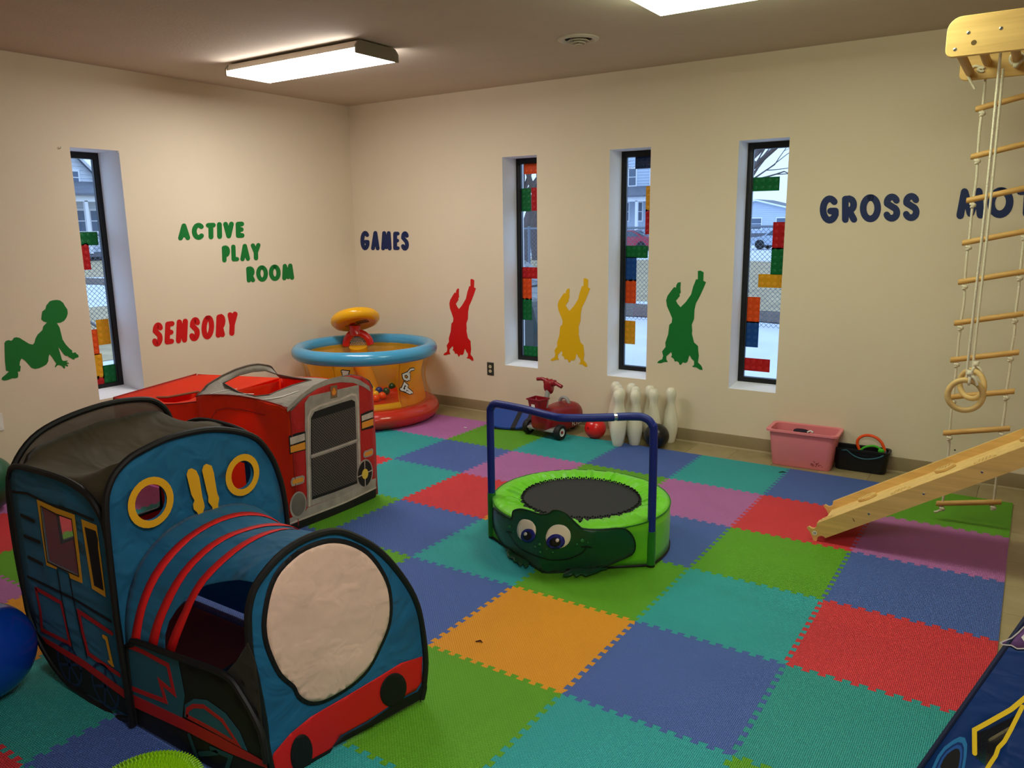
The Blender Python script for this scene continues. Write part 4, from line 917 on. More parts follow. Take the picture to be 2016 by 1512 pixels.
for q in (0, 1):
    f = (lambda x, y: (x, y)) if q == 0 else None
    if q == 0:
        kp('headlamp', [(48, 608), (120, 580), (195, 562), (201, 735), (130, 755), (58, 778)], black_p, .0026); kp('headlamp_top', [(58, 625), (188, 582), (191, 645), (62, 692)], pale_p, .0036); kp('headlamp_bottom', [(62, 706), (192, 662), (195, 728), (65, 765)], orange_p, .0036)
        kp('indicator', [(68, 1030), (80, 1000), (175, 972), (190, 985), (186, 1035), (170, 1050), (80, 1078), (70, 1060)], silver_p, .0026); kp('indicator_lens', [(78, 1035), (90, 1015), (170, 990), (180, 1005), (175, 1030), (90, 1058)], orange_p, .0036)
        kp('fog_lamp', ell(133, 1250, 74, 128, 26, .12), silver_p, .0042); kp('fog_lamp_lens', ell(133, 1245, 60, 108, 26, .12), M('lamp grey', (112, 102, 98), .6, var=.3, vscale=9), .0052)
    else:
        kp('headlamp', [(710, 405), (770, 378), (831, 362), (834, 530), (780, 542), (716, 556)], black_p, .0026); kp('headlamp_top', [(716, 420), (828, 380), (830, 432), (718, 468)], pale_p, .0036); kp('headlamp_bottom', [(718, 482), (830, 446), (832, 505), (720, 540)], orange_p, .0036)
        kp('indicator', [(733, 775), (745, 748), (820, 722), (832, 735), (830, 775), (815, 790), (745, 812), (735, 800)], silver_p, .0026); kp('indicator_lens', [(742, 780), (755, 760), (815, 738), (824, 750), (820, 772), (755, 796)], orange_p, .0036)
        kp('fog_lamp', ell(745, 955, 78, 134, 26, .12), silver_p, .0042); kp('fog_lamp_lens', ell(745, 955, 68, 120, 26, .12), dark_p, .0052)
        for P in ([(742, 840), (748, 1070)], [(680, 985), (812, 925)]): kl('lamp_cross', P, .006, pale_p, .0060)
        kp('lamp_hub', ell(745, 958, 30, 48, 20, .12), M('hub yellow', (226, 190, 70), .6), .0068)
# sides and roof
XC = .85
def ktop(x): return .66+.03*sin(pi*min(1, max(0, (x-XC)/(XK-XC))))+.02*(x-XC)/(XK-XC)
for nm, y, sg in (('side_panel', Y0-.004, -1), ('side_panel', Y1+.004, 1)):
    P = [(XC, .012), (XC, .655)]+[(XC+(XK-XC)*k/10, ktop(XC+(XK-XC)*k/10)) for k in range(1, 10)]+[(XK, .668), (XK, .012)]
    bm = B(); sheet(bm, P, lambda x, z: Vector((x, y+.014*noise.noise(Vector((x*5, z*4, sg)))*(1 if XC+.05 < x < XK-.05 else 0), z)), step=.06); obj(nm, bm, red_f, K, solid=.002)
    if sg < 0:
        bm = B(); strip(bm, [(1.02, .20), (.99, .40), (1.0, .54), (1.06, .60), (1.16, .625), (1.3, .63), (1.48, .625)], .006, lambda a, b: Vector((a, y-.016, b))); obj('door_seam', bm, M('red seam', (190, 30, 14), .7), K, solid=.001)
backA = [(a, b+.012) for a, b in kf]
def archz(y):
    z = 0
    for (a, b), (c, d) in zip(kf[2:], kf[3:]):
        if a <= y <= c and c > a: z = max(z, b+(d-b)*(y-a)/(c-a))
    return max(z, .67)
def roofz(x, y):
    t = (x-XC)/(XK-XC); s = (y-Y0)/(Y1-Y0); e = ktop(x); a = archz(min(Y1-.001, max(Y0+.001, y)))
    k = abs(2*t-1)**(9 if t < .5 else 2.5); mid = e+.015*sin(pi*s)
    return mid+(a-mid)*k*min(1, max(0, sin(pi*s)*3))
hole = [(onz(u, v, .70).x, onz(u, v, .70).y) for u, v in ((440, 757), (472, 774), (497, 783), (530, 780), (575, 765), (613, 752), (580, 743), (540, 734), (520, 739), (495, 744), (470, 749))]
hole = [(min(1.50, max(.875, x)), min(-1.90, max(-2.455, y))) for x, y in hole]
bm = B(); sheet(bm, [(XC, Y0), (XK, Y0), (XK+.012, -2.17), (XK, Y1), (XC, Y1)], lambda x, y: Vector((x, y, roofz(x, y))), [hole], .045); obj('roof', bm, grey_f, K, solid=.002, label='grey printed roof with an open hatch')
obj('hatch_hem', tube(B(), [Vector((x, y, roofz(x, y)+.002)) for x, y in hole], .004, 6, True), M('hatch hem', (90, 80, 70), .7), K)
for P in ([(.97, -2.47), (1.0, -2.40), (1.06, -2.36)], [(1.22, -2.475), (1.25, -2.45), (1.30, -2.43)], [(1.45, -2.47), (1.50, -2.40), (1.52, -2.30)], [(1.05, -1.90), (1.08, -1.875)], [(1.35, -1.925), (1.40, -1.875)]):
    bm = B(); strip(bm, P, .010, lambda x, y: Vector((x, y, roofz(x, y)+.004))); obj('printed_line', bm, wht_p, K, solid=.001)
obj('piping', tube(B(), [Vector((XC+.004, Y0+.004+(Y1-Y0-.008)*k/40, roofz(XC+.004, Y0+.004+(Y1-Y0-.008)*k/40)+.003)) for k in range(41)], .005, 6), M('brown piping', (96, 78, 66), .7), K)
bm = B(); sheet(bm, [(a, b) for a, b in ((Y0+.01, .012), (Y0+.01, .64), (-2.17, .64), (Y1-.01, .64), (Y1-.01, .012))], lambda y, z: Vector((XC, y, z)), step=.1); obj('cab_back', bm, red_f, K, solid=.002)
obj('piping', tube(B(), [Vector((XK-.001, y, z)) for y, z in kf[2:-2]], .005, 6), M('grey piping', (88, 80, 74), .7), K)
obj('piping', tube(B(), [Vector((XC, Y0-.004, .655))]+[Vector((XC+(XK-XC)*k/12, Y0-.004, ktop(XC+(XK-XC)*k/12)+.001)) for k in range(1, 12)]+[Vector((XK, Y0-.004, .668)), Vector((XK, Y0-.004, .02))], .004, 6), M('red piping', (150, 22, 12), .7), K)
# rear bed
BXa = -.05
def bedz(x, y):
    t = (x-BXa)/(XC-BXa); s = (y-Y0)/(Y1-Y0); return .545+.055*s+.075*t*(1-.2*s)-.05*sin(pi*t)*(1-s)*.6-.03*sin(pi*s)*sin(pi*t)
bh = [(onz(u, v, .57).x, onz(u, v, .57).y) for u, v in ((308, 776), (330, 776), (392, 770), (390, 777), (372, 787), (345, 790), (322, 786))]
bm = B(); sheet(bm, [(BXa, Y0), (XC, Y0), (XC, Y1), (.10, Y1), (BXa, Y1-.04)], lambda x, y: Vector((x, y, bedz(x, y))), [bh] if all(inside(p, [(BXa, Y0), (XC, Y0), (XC, Y1), (BXa, Y1)]) for p in bh) else (), .06); obj('bed_top', bm, red_f, K, solid=.002)
bm = B(); tube(bm, [Vector((x, y, bedz(x, y)+.004)) for x, y in bh[:3]], .008, 6); obj('opening_hem', bm, M('hem tan', (150, 92, 62), .7), K)
for y in (Y0-.002, Y1+.002):
    P = [(BXa, .012)]+[(BXa+(XC-BXa)*k/8, bedz(BXa+(XC-BXa)*k/8, y)) for k in range(9)]+[(XC, .012)]
    bm = B(); sheet(bm, P, lambda x, z: Vector((x, y+.012*noise.noise(Vector((x*6, z*5, 7))), z)), step=.07); obj('bed_side', bm, red_f, K, solid=.002)
bm = B(); sheet(bm, [(Y0, .012), (Y0, .545), (Y1, .60), (Y1, .012)], lambda y, z: Vector((BXa, y, z)), step=.08); obj('tail_panel', bm, red_f, K, solid=.002)
obj('piping', tube(B(), [Vector((BXa, Y0, .02)), Vector((BXa, Y0, bedz(BXa, Y0)))]+[Vector((BXa+(XC-BXa)*k/8, Y0-.002, bedz(BXa+(XC-BXa)*k/8, Y0)+.002)) for k in range(1, 9)], .004, 6), M('red piping 2', (160, 26, 14), .7), K)
obj('piping', tube(B(), [Vector((BXa, Y0+(Y1-Y0)*k/8, bedz(BXa, Y0+(Y1-Y0)*k/8)+.002)) for k in range(9)], .004, 6), M('red piping 3', (160, 26, 14), .7), K)
# ================================================================== inflatable ball pit in the corner
PX, PY, PR = .15, -.35, .62
P_ = thing('inflatable_pit', 'round yellow inflatable ball pit with blue top ring and basketball hoop', 'ball pit', (PX, PY, 0))
vin = lambda n, c, **k: M(n, c, .22, spec=.6, coat=.15, **k)
def wavy_torus(R, r, z, wr, nw, seg=120, sub=16, sz=1):
    bm = B(); rings = []
    for k in range(seg):
        a = 2*pi*k/seg; f = 1+wr*sin(a*nw)+.4*wr*noise.noise(Vector((cos(a)*9, sin(a)*9, z)))
        rings.append([bm.verts.new((PX+(R+r*f*cos(2*pi*i/sub))*cos(a), PY+(R+r*f*cos(2*pi*i/sub))*sin(a), z+r*sz*f*sin(2*pi*i/sub))) for i in range(sub)])
    for k in range(seg):
        for i in range(sub): bm.faces.new((rings[k][i], rings[(k+1) % seg][i], rings[(k+1) % seg][(i+1) % sub], rings[k][(i+1) % sub]))
    return bm
obj('base_ring', wavy_torus(PR-.095, .095, .080, .018, 46, sz=.84), vin('red inflatable', (196, 44, 24)), P_, smooth=60)
obj('top_ring', wavy_torus(PR-.06, .058, .592, .006, 16), vin('blue inflatable', (70, 160, 205)), P_, smooth=60)
obj('pit_floor', lathe(B(), [(PR-.12, .10), (.3, .112), (0, .115)], (PX, PY, 0), 40), vin('red pit floor', (196, 52, 30)), P_)
yel_wall = M_glass('yellow film', (1.0, .80, .25), .07, .08); clear_wall = M_glass('clear film', (.97, .95, .86), .10, .05)
def wallr(z, a): return PR-.115+.045*sin(pi*(z-.12)/.42)**2*1+.010*noise.noise(Vector((cos(a)*5, sin(a)*5, z*9)))
def pit_wall(r0, amp, m, name, a0=0, a1=2*pi, z0=.135, z1=.575):
    bm = B(); n = int(96*(a1-a0)/(2*pi)); g = []
    for k in range(n+1):
        a = a0+(a1-a0)*k/n
        g.append([bm.verts.new((PX+(r0+amp*(abs(cos(pi*i/8))**2)+.008*noise.noise(Vector((cos(a)*6, sin(a)*6, i*.7))))*cos(a), PY+(r0+amp*(abs(cos(pi*i/8))**2)+.008*noise.noise(Vector((cos(a)*6, sin(a)*6, i*.7))))*sin(a), z0+(z1-z0)*i/8)) for i in range(9)])
    for a, b in zip(g, g[1:]):
        for i in range(8): bm.faces.new((a[i], b[i], b[i+1], a[i+1]))
    bmesh.ops.remove_doubles(bm, verts=bm.verts, dist=.0005); return obj(name, bm, m, P_, smooth=70)
pit_wall(.47, .035, M('yellow inflatable wall', (255, 196, 40), .25, spec=.6, alpha=.70, transl=.4), 'inner_wall', radians(-15), radians(285))
pit_wall(.47, .035, M_glass('pit window film', (1, .93, .70), .05, .05), 'viewing_panel', radians(285), radians(345))
pit_wall(.50, .062, M_glass('clear outer film', (1.0, .96, .84), .05, .05), 'outer_wall')
for a in (285, 345, 225, 165, 105, 45):
    bm = B(); tube(bm, [(PX+r_*cos(radians(a)), PY+r_*sin(radians(a)), z) for r_, z in ((.535, .15), (.512, .25), (.505, .36), (.515, .46), (.54, .56))], .004, 6); obj('weld_seam', bm, M_glass('seam %d' % a, (1, .85, .45), .15, .1), P_)
bm = B(); q = [(-.30+k*.06, .17) for k in range(11)]
lip = []
for k in range(13):
    a = radians(285+60*k/12); lip.append((PX+.50*cos(a), PY+.50*sin(a), .17))
obj('window_sill', tube(bm, lip, .035, 10), vin('yellow sill', (238, 176, 40)), P_)
# lettering printed on the outer film, running upward
def pit_letters(strokes, wd, m, off, name, lab=None):
    bm = B()
    for st in strokes:
        pts = [onp(u, v, Vector((PX, PY, 0))+Vector((.55, -.835, 0)).normalized()*.53, Vector((.55, -.835, 0)).normalized()) for u, v in st]
        uv = [(atan2(p.y-PY, p.x-PX), p.z) for p in pts]
        uv = [(atan2(p.y-PY, p.x-PX), p.z) for p in [cylhit(u, v, .545) for u, v in st]]
        strip(bm, [(a*.545, z) for a, z in uv], wd, lambda s, z: Vector((PX+(.562+off)*cos(s/.545), PY+(.562+off)*sin(s/.545), z)))
    obj(name, bm, m, P_, smooth=0, solid=.0006, off=1)
def cylhit(u, v, R, C=None):
    c = C or Vector((PX, PY, 0)); d = ray(u, v); o = CAM-c; A = d.x*d.x+d.y*d.y; b = 2*(o.x*d.x+o.y*d.y); cc = o.x*o.x+o.y*o.y-R*R
    D = b*b-4*A*cc; t = (-b-sqrt(max(0, D)))/(2*A); return CAM+d*t
c3 = crop(560, 580, 5.4)
lets = [[(1225, 1000), (1320, 1045)], [(1235, 1010), (1262, 940), (1290, 965), (1270, 1020)], [(1275, 985), (1340, 1040)], [(1255, 880), (1250, 850), (1285, 835), (1310, 870), (1290, 905), (1260, 890)], [(1310, 840), (1310, 900)], [(1300, 825), (1325, 795), (1355, 790)]]
lets2 = [[(625, 812), (680, 818), (675, 835), (635, 835), (640, 855), (690, 858)]]
for L_ in (lets, lets2):
    pit_letters([c3(p) for p in L_], .030, black_p, .0005, 'printed_shadow'); pit_letters([c3(p) for p in L_], .016, wht_p, .002, 'printed_letters')
# hoop: red arch, net and a drooping yellow disc
hc = cylhit(704, 662, .02); vdir = Vector((.553, -.833, 0)); side = Vector((.833, .553, 0))
hb = Vector((PX-.24, PY+.30, .0)); 
def hp(u, v, d=0): return onp(u, v, hb+vdir*d, vdir)
bm = B(); P5 = [hp(*p) for p in c3([(655, 545), (660, 490), (690, 440), (730, 410), (790, 405), (850, 430), (895, 475), (915, 530)])]
obj('hoop', tube(bm, smoothpts(P5, 4), .034, 12), vin('red hoop', (206, 30, 26)), P_)
obj('hoop_neck', tube(B(), [hp(*p) for p in c3([(760, 420), (752, 385), (748, 350), (748, 325)])], [.06, .052, .05, .055], 14), vin('red neck', (200, 28, 24)), P_)
bm = B()
for i in range(9):
    for j in range(5):
        p = c3([(705+i*18+(j % 2)*9, 462+j*17)])[0]; ball(bm, hp(*p, -.01), .0065, 6, 4)
obj('net', bm, M('net cord', (206, 190, 160), .8), P_, kind='stuff')
q0 = hp(*c3([(785, 545)])[0]); obj('hoop_stem', tube(B(), [q0, q0+Vector((-.02, .03, -.12)), Vector((PX-.29, PY+.36, .14))], [.085, .08, .07], 14), vin('yellow stem', (232, 170, 24)), P_)
dc = hp(699.5, 629, .02); nrm = (vdir*.40+Vector((0, 0, -.92))).normalized(); rl = (side*1+Vector((0, 0, .20))).normalized(); nrm = (nrm-rl*nrm.dot(rl)).normalized()
Rm = Matrix((rl, nrm.cross(rl), nrm)).transposed().to_4x4()
dp = [(0, .030), (.10, .031), (.135, .040), (.165, .052), (.195, .045), (.215, .02), (.22, 0), (.215, -.02), (.195, -.045), (.165, -.052), (.135, -.040), (.10, -.031), (0, -.030)]
dsk = obj('backboard', lathe(B(), dp, dc, 48, Rm), vin('yellow backboard', (250, 184, 20)), P_, smooth=50)
def dfn(a, b): return dc+rl*a+nrm.cross(rl)*b+nrm*.035
for P, m, n in ((ell(-.03, 0, .026, .02, 16), red_p, 'printed_ball'),):
    bm = B(); sheet(bm, P, dfn); obj(n, bm, m, dsk, smooth=0, solid=.001, off=1)
bm = B()
for y0 in (.022, -.012, -.035):
    for k in range(5): strip(bm, [(.005+k*.024, y0), (.013+k*.024, y0+.014), (.017+k*.024, y0-.004), (.026+k*.024, y0+.010)], .005, dfn)
strip(bm, [(-.11, -.03), (-.06, -.028), (.0, -.05)], .004, dfn)
obj('printed_slogan', bm, black_p, dsk, smooth=0, solid=.001, off=1)
BC = {'red': (222, 24, 24), 'yellow': (242, 190, 30), 'blue': (24, 50, 150), 'green': (10, 70, 46), 'orange': (236, 84, 24)}
bmats = {k: M('ball '+k, v, .25, spec=.6) for k, v in BC.items()}
for cl, u, v, z, lab in (('red', 738, 760, .165, 'red ball at the back left of the balls in the pit'), ('yellow', 733.5, 767.5, .16, 'yellow ball left of the blue one in the pit'), ('blue', 746, 768.5, .155, 'blue ball in the middle of the pit balls'),
     ('green', 760.5, 770, .155, 'dark green ball just right of the blue pit ball'), ('green', 772, 761, .16, 'dark green ball farthest right in the pit'), ('yellow', 739, 776.5, .15, 'yellow ball below the blue one in the pit'), ('orange', 752.5, 779, .15, 'orange red ball at the front of the pit'), ('orange', 740, 784, .145, 'orange ball half hidden behind the fire engine tent')):
    p = onz(u, v, z); tag(obj('play_ball', ball(B(), p, .034), bmats[cl], loc=p), lab, 'ball', 'play balls in the inflatable pit')
# ================================================================== frog trampoline
TC = Vector((3.052, -1.800, 0)); TR = .457; TZ = .238
tr = thing('trampoline', 'green frog trampoline with black jumping mat and blue handlebar', 'trampoline', TC)
lime = fabric('lime vinyl', (112, 206, 34), .4, var=.06, bump=.12, bscale=9, transl=.05); dkg = fabric('dark green vinyl', (14, 74, 38), .35, var=.08, bump=.15, bscale=8, transl=0)
hb_m = M('blue foam grip', (14, 36, 124), .5, bump=.08, bscale=120)
pL, pRt, pF = Vector((2.632, -2.027, 0)), Vector((3.503, -1.912, 0)), Vector((3.100, -2.245, 0))
aL = atan2(pL.y-TC.y, pL.x-TC.x); aR = atan2(pRt.y-TC.y, pRt.x-TC.x); aF = atan2(pF.y-TC.y, pF.x-TC.x)
def segr(a, A, Bp):
    d = Vector((cos(a), sin(a), 0)); e = Bp-A; dn = d.x*e.y-d.y*e.x; w_ = A-TC; return (w_.x*e.y-w_.y*e.x)/dn
def botr(a):
    if aL < a+0 <= aF: return segr(a, pL, pF)
    if aF < a <= aR: return segr(a, pF, pRt)
    return TR
aL = aL if aL < 0 else aL-2*pi
NA = 144; bm = B(); gr_ = []
angs = sorted(set([-pi+2*pi*k/NA for k in range(NA)]+[aL+.001, aL-.03, aF, aR-.001, aR+.03]))
for a in angs:
    rb = botr(a)
    if aL-.16 < a <= aL: rb = TR+(pL-TC).length*0+((pL-TC).length-TR)*max(0, 1-(aL-a)/.16)
    if aR <= a < aR+.16: rb = TR+((pRt-TC).length-TR)*max(0, 1-(a-aR)/.16)
    row_ = []
    for i in range(6):
        t = i/5; r_ = rb+(TR-rb)*(t**.8)+.004*noise.noise(Vector((a*7, t*3, 1)))
        row_.append(bm.verts.new(TC+Vector((cos(a)*r_, sin(a)*r_, .006+(TZ-.012)*t))))
    gr_.append(row_)
hem = [g[0].co.copy() for g in gr_]
for k in range(len(gr_)):
    a, b = gr_[k], gr_[(k+1) % len(gr_)]
    for i in range(5): bm.faces.new((a[i], b[i], b[i+1], a[i+1]))
obj('skirt', bm, lime, tr, solid=.002)
obj('skirt_hem', tube(B(), [p+Vector((0, 0, .003)) for p in hem], .006, 6, True), M('trampoline hem', (12, 14, 14), .6), tr)
obj('rim_piping', tube(B(), [TC+Vector((cos(2*pi*k/96)*TR, sin(2*pi*k/96)*TR, TZ-.004)) for k in range(96)], .0035, 6, True), M('green piping', (30, 110, 20), .5), tr)
bm = B(); g = []
for k in range(220):
    a = 2*pi*k/220; ph = (1-2*abs(noise.noise(Vector((cos(a)*13, sin(a)*13, 0)))*2))*1.5+noise.noise(Vector((cos(a)*34, sin(a)*34, 5)))*1.3; rowv = []
    for i in range(8):
        t = i/7; r_ = TR-(TR-.300)*t; z = TZ-.004+.016*sin(pi*min(1, t*1.15))-.012*t**3+.016*ph*t**1.1*(1-.55*t); rowv.append(bm.verts.new(TC+Vector((cos(a)*(r_+.004*ph*t**3), sin(a)*(r_+.004*ph*t**3), z))))
    g.append(rowv)
for k in range(220):
    for i in range(7): bm.faces.new((g[k][i], g[(k+1) % 220][i], g[(k+1) % 220][i+1], g[k][i+1]))
obj('frame_pad', bm, lime, tr, smooth=70, solid=.002)
obj('jumping_mat', lathe(B(), [(0, TZ-.006), (.31, TZ-.006), (.315, TZ-.012), (0, TZ-.012)], TC, 64), M('jump mat', (24, 26, 28), .6, bump=.1, bscale=300), tr)
bm = B()
for k in range(150):
    a = 2*pi*k/150; ball(bm, TC+Vector((cos(a)*.302, sin(a)*.302, TZ+.001+.003*sin(k*2.3))), .0055, 5, 3)
obj('elastic_edge', bm, M('elastic', (10, 10, 10), .8), tr, kind='stuff')
# handlebar
zt = .738; c_ = lambda u, v, z: onz(u, v, z)
bar = [pL+Vector((.012, .004, .235)), pL+Vector((.012, .004, zt-.09)), pL+Vector((.022, .0, zt-.03)), pL+Vector((.05, -.006, zt-.006)), c_(990, 797, zt), c_(1035, 806, zt), c_(1085, 819, zt), c_(1115, 823, zt), c_(1190, 822, zt), c_(1240, 820, zt), pRt+Vector((-.05, -.012, zt-.004)), pRt+Vector((-.014, -.004, zt-.035)), pRt+Vector((-.006, 0, zt-.10)), pRt+Vector((-.006, 0, .16))]
sp = smoothpts(bar, 16)
cut = min(range(len(sp)), key=lambda i: (sp[i]-c_(1212, 821, zt)).length)
obj('handlebar', tube(B(), sp[:cut], .0195, 12), hb_m, tr); obj('handlebar', tube(B(), sp[cut+1:], .0195, 12), hb_m, tr)
obj('handlebar_joint', tube(B(), sp[cut-2:cut+3], .016, 10), M('steel', (170, 174, 180), .3, metal=1), tr)
for p, zz in ((pL+Vector((.012, .004, 0)), .25), (pRt+Vector((-.006, 0, 0)), .18)):
    o = obj('post_sleeve', tube(B(), [p+Vector((0, 0, .012)), p+Vector((0, 0, zz))], .022, 12), fabric('green sleeve', (40, 128, 30), .5), tr)
    obj('foot', tube(B(), [p+Vector((0, 0, .0005)), p+Vector((0, 0, .022))], .021, 10), black_m, o)
# frog face
FP = []
def skirthit(u, v, ex=.0):
    """point of the front skirt under a pixel"""
    best = None; lo, hi = 0, None; d = ray(u, v)
    t0 = 2.6; step = .004; t = t0/d.length
    while t < 6:
        p = CAM+d*t; q = p-TC; a = atan2(q.y, q.x); r_ = hypot(q.x, q.y); tz = max(0, min(1, (p.z-.006)/(TZ-.012))); rb = botr(a); R = rb+(TR-rb)*(tz**.8)+ex
        if r_ < R: return p
        t += step
    return CAM+d*3.9
cf = crop(920, 760, 3.78)
def frog_uv(P): 
    o = []
    for u, v in cf(P):
        p = skirthit(u, v, .012); o.append((atan2(p.y-TC.y, p.x-TC.x)*TR, p.z))
    return o
def ffn(off):
    def f(s, z):
        a = s/TR; tz = max(0, min(1, (z-.006)/(TZ-.012))); rb = botr(a); R = rb+(TR-rb)*(tz**.8); k = .012+off+.008*noise.noise(Vector((s*9, z*9, 3)))+.012*max(0, sin(pi*tz))
        return TC+Vector((cos(a)*(R+k), sin(a)*(R+k), z))
    return f
frogP = frog_uv([(195, 905), (225, 925), (270, 955), (330, 985), (345, 930), (400, 912), (470, 925), (540, 950), (600, 950), (640, 925), (700, 930), (740, 950), (790, 1000), (830, 1040), (865, 1062), (1000, 1065), (1150, 1055), (1215, 1100), (1235, 1180), (1210, 1250), (1100, 1305), (1000, 1345), (900, 1368), (800, 1382), (700, 1388), (590, 1388), (520, 1360), (460, 1325), (390, 1280), (330, 1230), (250, 1150), (212, 1050), (198, 960)])
fz = [(q.x, max(.004, q.y)) for q in smoothpts([(a, b, 0) for a, b in frogP], 3, True)]
bm = B(); sheet(bm, fz, ffn(0), step=.03); face = obj('frog_face', bm, dkg, tr, solid=.004, label='dark green frog face panel')
obj('face_piping', tube(B(), [ffn(.001)(a, b) for a, b in fz], .0035, 6, True), M('frog piping', (6, 40, 18), .5), face)
def fpt(name, P, m, off, step=.02):
    bm = B(); sheet(bm, frog_uv(P), ffn(off), step=step); obj(name, bm, m, face, solid=.0006, off=0)
iris = M('iris blue', (28, 34, 128), .5); eyew = M('eye white', (236, 230, 204), .5); spot = M('frog spot', (44, 122, 70), .5)
for w_, ir, hl in ((((447, 1068), 68, 84, -.35), ((463, 1107), 53, 50), (447, 1093)), (((682, 1112), 90, 84, .1), ((666, 1148), 66, 52), (678, 1136))):
    fpt('eye', ell(*w_[0], w_[1], w_[2], 26, w_[3]), eyew, .003); fpt('iris', ell(*ir[0], ir[1], ir[2], 22), iris, .005); fpt('pupil', ell(ir[0][0]-4, ir[0][1]+2, ir[1]*.62, ir[2]*.62, 18), black_p, .007); fpt('eye_glint', ell(*hl, 13, 13, 12), wht_p, .009)
bm = B(); mp = frog_uv([(318, 1075), (340, 1110), (400, 1190), (450, 1225), (500, 1250), (560, 1270), (620, 1284), (690, 1285), (760, 1276), (820, 1254), (860, 1228), (882, 1190)]); strip(bm, [(q.x, q.y) for q in smoothpts([(a, b, 0) for a, b in mp], 3)], .005, ffn(.003)); obj('mouth', bm, black_p, face, smooth=0, solid=.001, off=0)
bm = B(); strip(bm, frog_uv([(850, 1190), (885, 1183), (920, 1192)]), .005, ffn(.003)); obj('mouth', bm, black_p, face, smooth=0, solid=.001, off=0)
bm = B(); strip(bm, frog_uv([(306, 1082), (328, 1078), (345, 1085)]), .004, ffn(.003)); obj('mouth', bm, black_p, face, smooth=0, solid=.001, off=0)
for x, y, q in ((550, 1168, 12), (516, 1187, 8), (482, 1195, 5), (552, 1228, 12), (505, 1213, 5), (602, 1202, 5), (645, 1228, 9), (855, 1145, 15), (818, 1170, 8), (895, 1155, 5), (325, 1045, 12), (355, 1080, 6), (298, 1060, 6)): fpt('spot', ell(x, y, q, q, 10), spot, .003, 0)
for P in ([(285, 1190), (330, 1215), (400, 1262), (460, 1305), (458, 1340), (430, 1355), (415, 1325), (395, 1345), (372, 1312), (345, 1315), (340, 1290), (300, 1275), (290, 1240), (310, 1230), (280, 1215)], [(1050, 1340), (1000, 1355), (880, 1350), (800, 1360), (745, 1388), (720, 1402), (712, 1420), (745, 1420), (790, 1400), (810, 1424), (850, 1400), (880, 1418), (940, 1398), (1000, 1375), (1040, 1362)]):
    pz = [onz(u, v, .012) for u, v in cf(P)]; bm = B(); sheet(bm, [(p.x, p.y) for p in pz], lambda x, y: Vector((x, y, .012+.014*max(0, noise.noise(Vector((x*30, y*30, 1))))+.006)), step=.015); obj('frog_foot', bm, dkg, tr, solid=.006, label='dark green webbed foot')
# ================================================================== things along the back wall
# bowling pins, ten of them
pin_m = M('pin plastic', (232, 226, 206), .3, spec=.5, coat=.1)
PHt = .425
pinprof = [(0, .0), (.034, .0), (.037, .004), (.042, .03), (.052, .075), (.0585, .12), (.0575, .16), (.050, .205), (.041, .25), (.033, .28), (.0295, .305), (.030, .325), (.034, .345), (.0385, .368), (.0385, .388), (.033, .408), (.020, .4215), (0, .425)]
PINS = [(1212.8, 750, 'back of the left file, touching the wall'), (1221.5, 755.6, 'second from the wall in the left file'), (1220.4, 762, 'third from the wall in the left file'), (1218, 767.6, 'front pin of the left file'),
        (1244.5, 751.6, 'back of the second file, by the wall'), (1252, 758.8, 'middle of the second file'), (1251, 766.3, 'front pin of the second file'), (1281.6, 756.7, 'back pin of the third file, half hidden'), (1287, 762.6, 'front pin of the third file, behind the handlebar'), (1325, 759.7, 'rightmost, alone beside the black ball')]
pin0 = None
PP = [onz(u, v, PHt-.004) for u, v, _ in PINS]
for it in range(60):
    for p in PP: p.y = min(p.y, .232)
    for i in range(10):
        for k in range(i):
            d = PP[i]-PP[k]; d.z = 0; L_ = d.length
            if L_ < .1215: d = d/max(L_, 1e-6)*(.1215-L_)/2; PP[i] += d; PP[k] -= d
for p, (u, v, where) in zip(PP, PINS):
    if pin0 is None:
        pb = B(); lathe(pb, pinprof, (0, 0, 0), 28); o = obj('bowling_pin', pb, pin_m, smooth=60); pin0 = o
    else: o = pin0.copy(); link(o)
    o.location = (p.x, p.y, 0 if p.y < 0 else -.010); tag(o, 'white bowling pin, '+where, 'bowling pin', 'white bowling pins by the wall')
def bowl(u, v, r, m, label, holes):
    p = onz(u, v, 0); z0 = 0 if p.y < 0 else -.010; p = onz(u, v, z0+r)
    o = obj('bowling_ball', ball(B(), p, r, 36, 20), m, smooth=80, loc=p); tag(o, label, 'bowling ball'); ROOT[o] = Matrix.Translation(p)
    hd = M('finger hole', (60, 8, 8), .6)
    for hu, hv in holes:
        d = ray(hu, hv); q = CAM-p; A = d.dot(d); b = 2*q.dot(d); c = q.dot(q)-r*r; D = b*b-4*A*c
        if D < 0: continue
        h = CAM+d*((-b-sqrt(D))/(2*A)); n = (h-p).normalized(); Rm_ = n.to_track_quat('Z', 'Y').to_matrix().to_4x4()
        obj('finger_hole', lathe(B(), [(.0085, -.001), (.0085, .0008), (.0065, .001), (.006, -.0005), (0, -.0005)], h, 14, Rm_), hd, o)
bowl(1172, 843, .083, M('red bowling ball', (222, 26, 24), .25, spec=.6), 'red plastic bowling ball with three finger holes', [(1159, 829), (1166, 831), (1158, 843)])
bowl(1292.5, 858, .092, M('black bowling ball', (20, 20, 22), .3, spec=.5), 'black bowling ball in front of the rightmost pin', [])
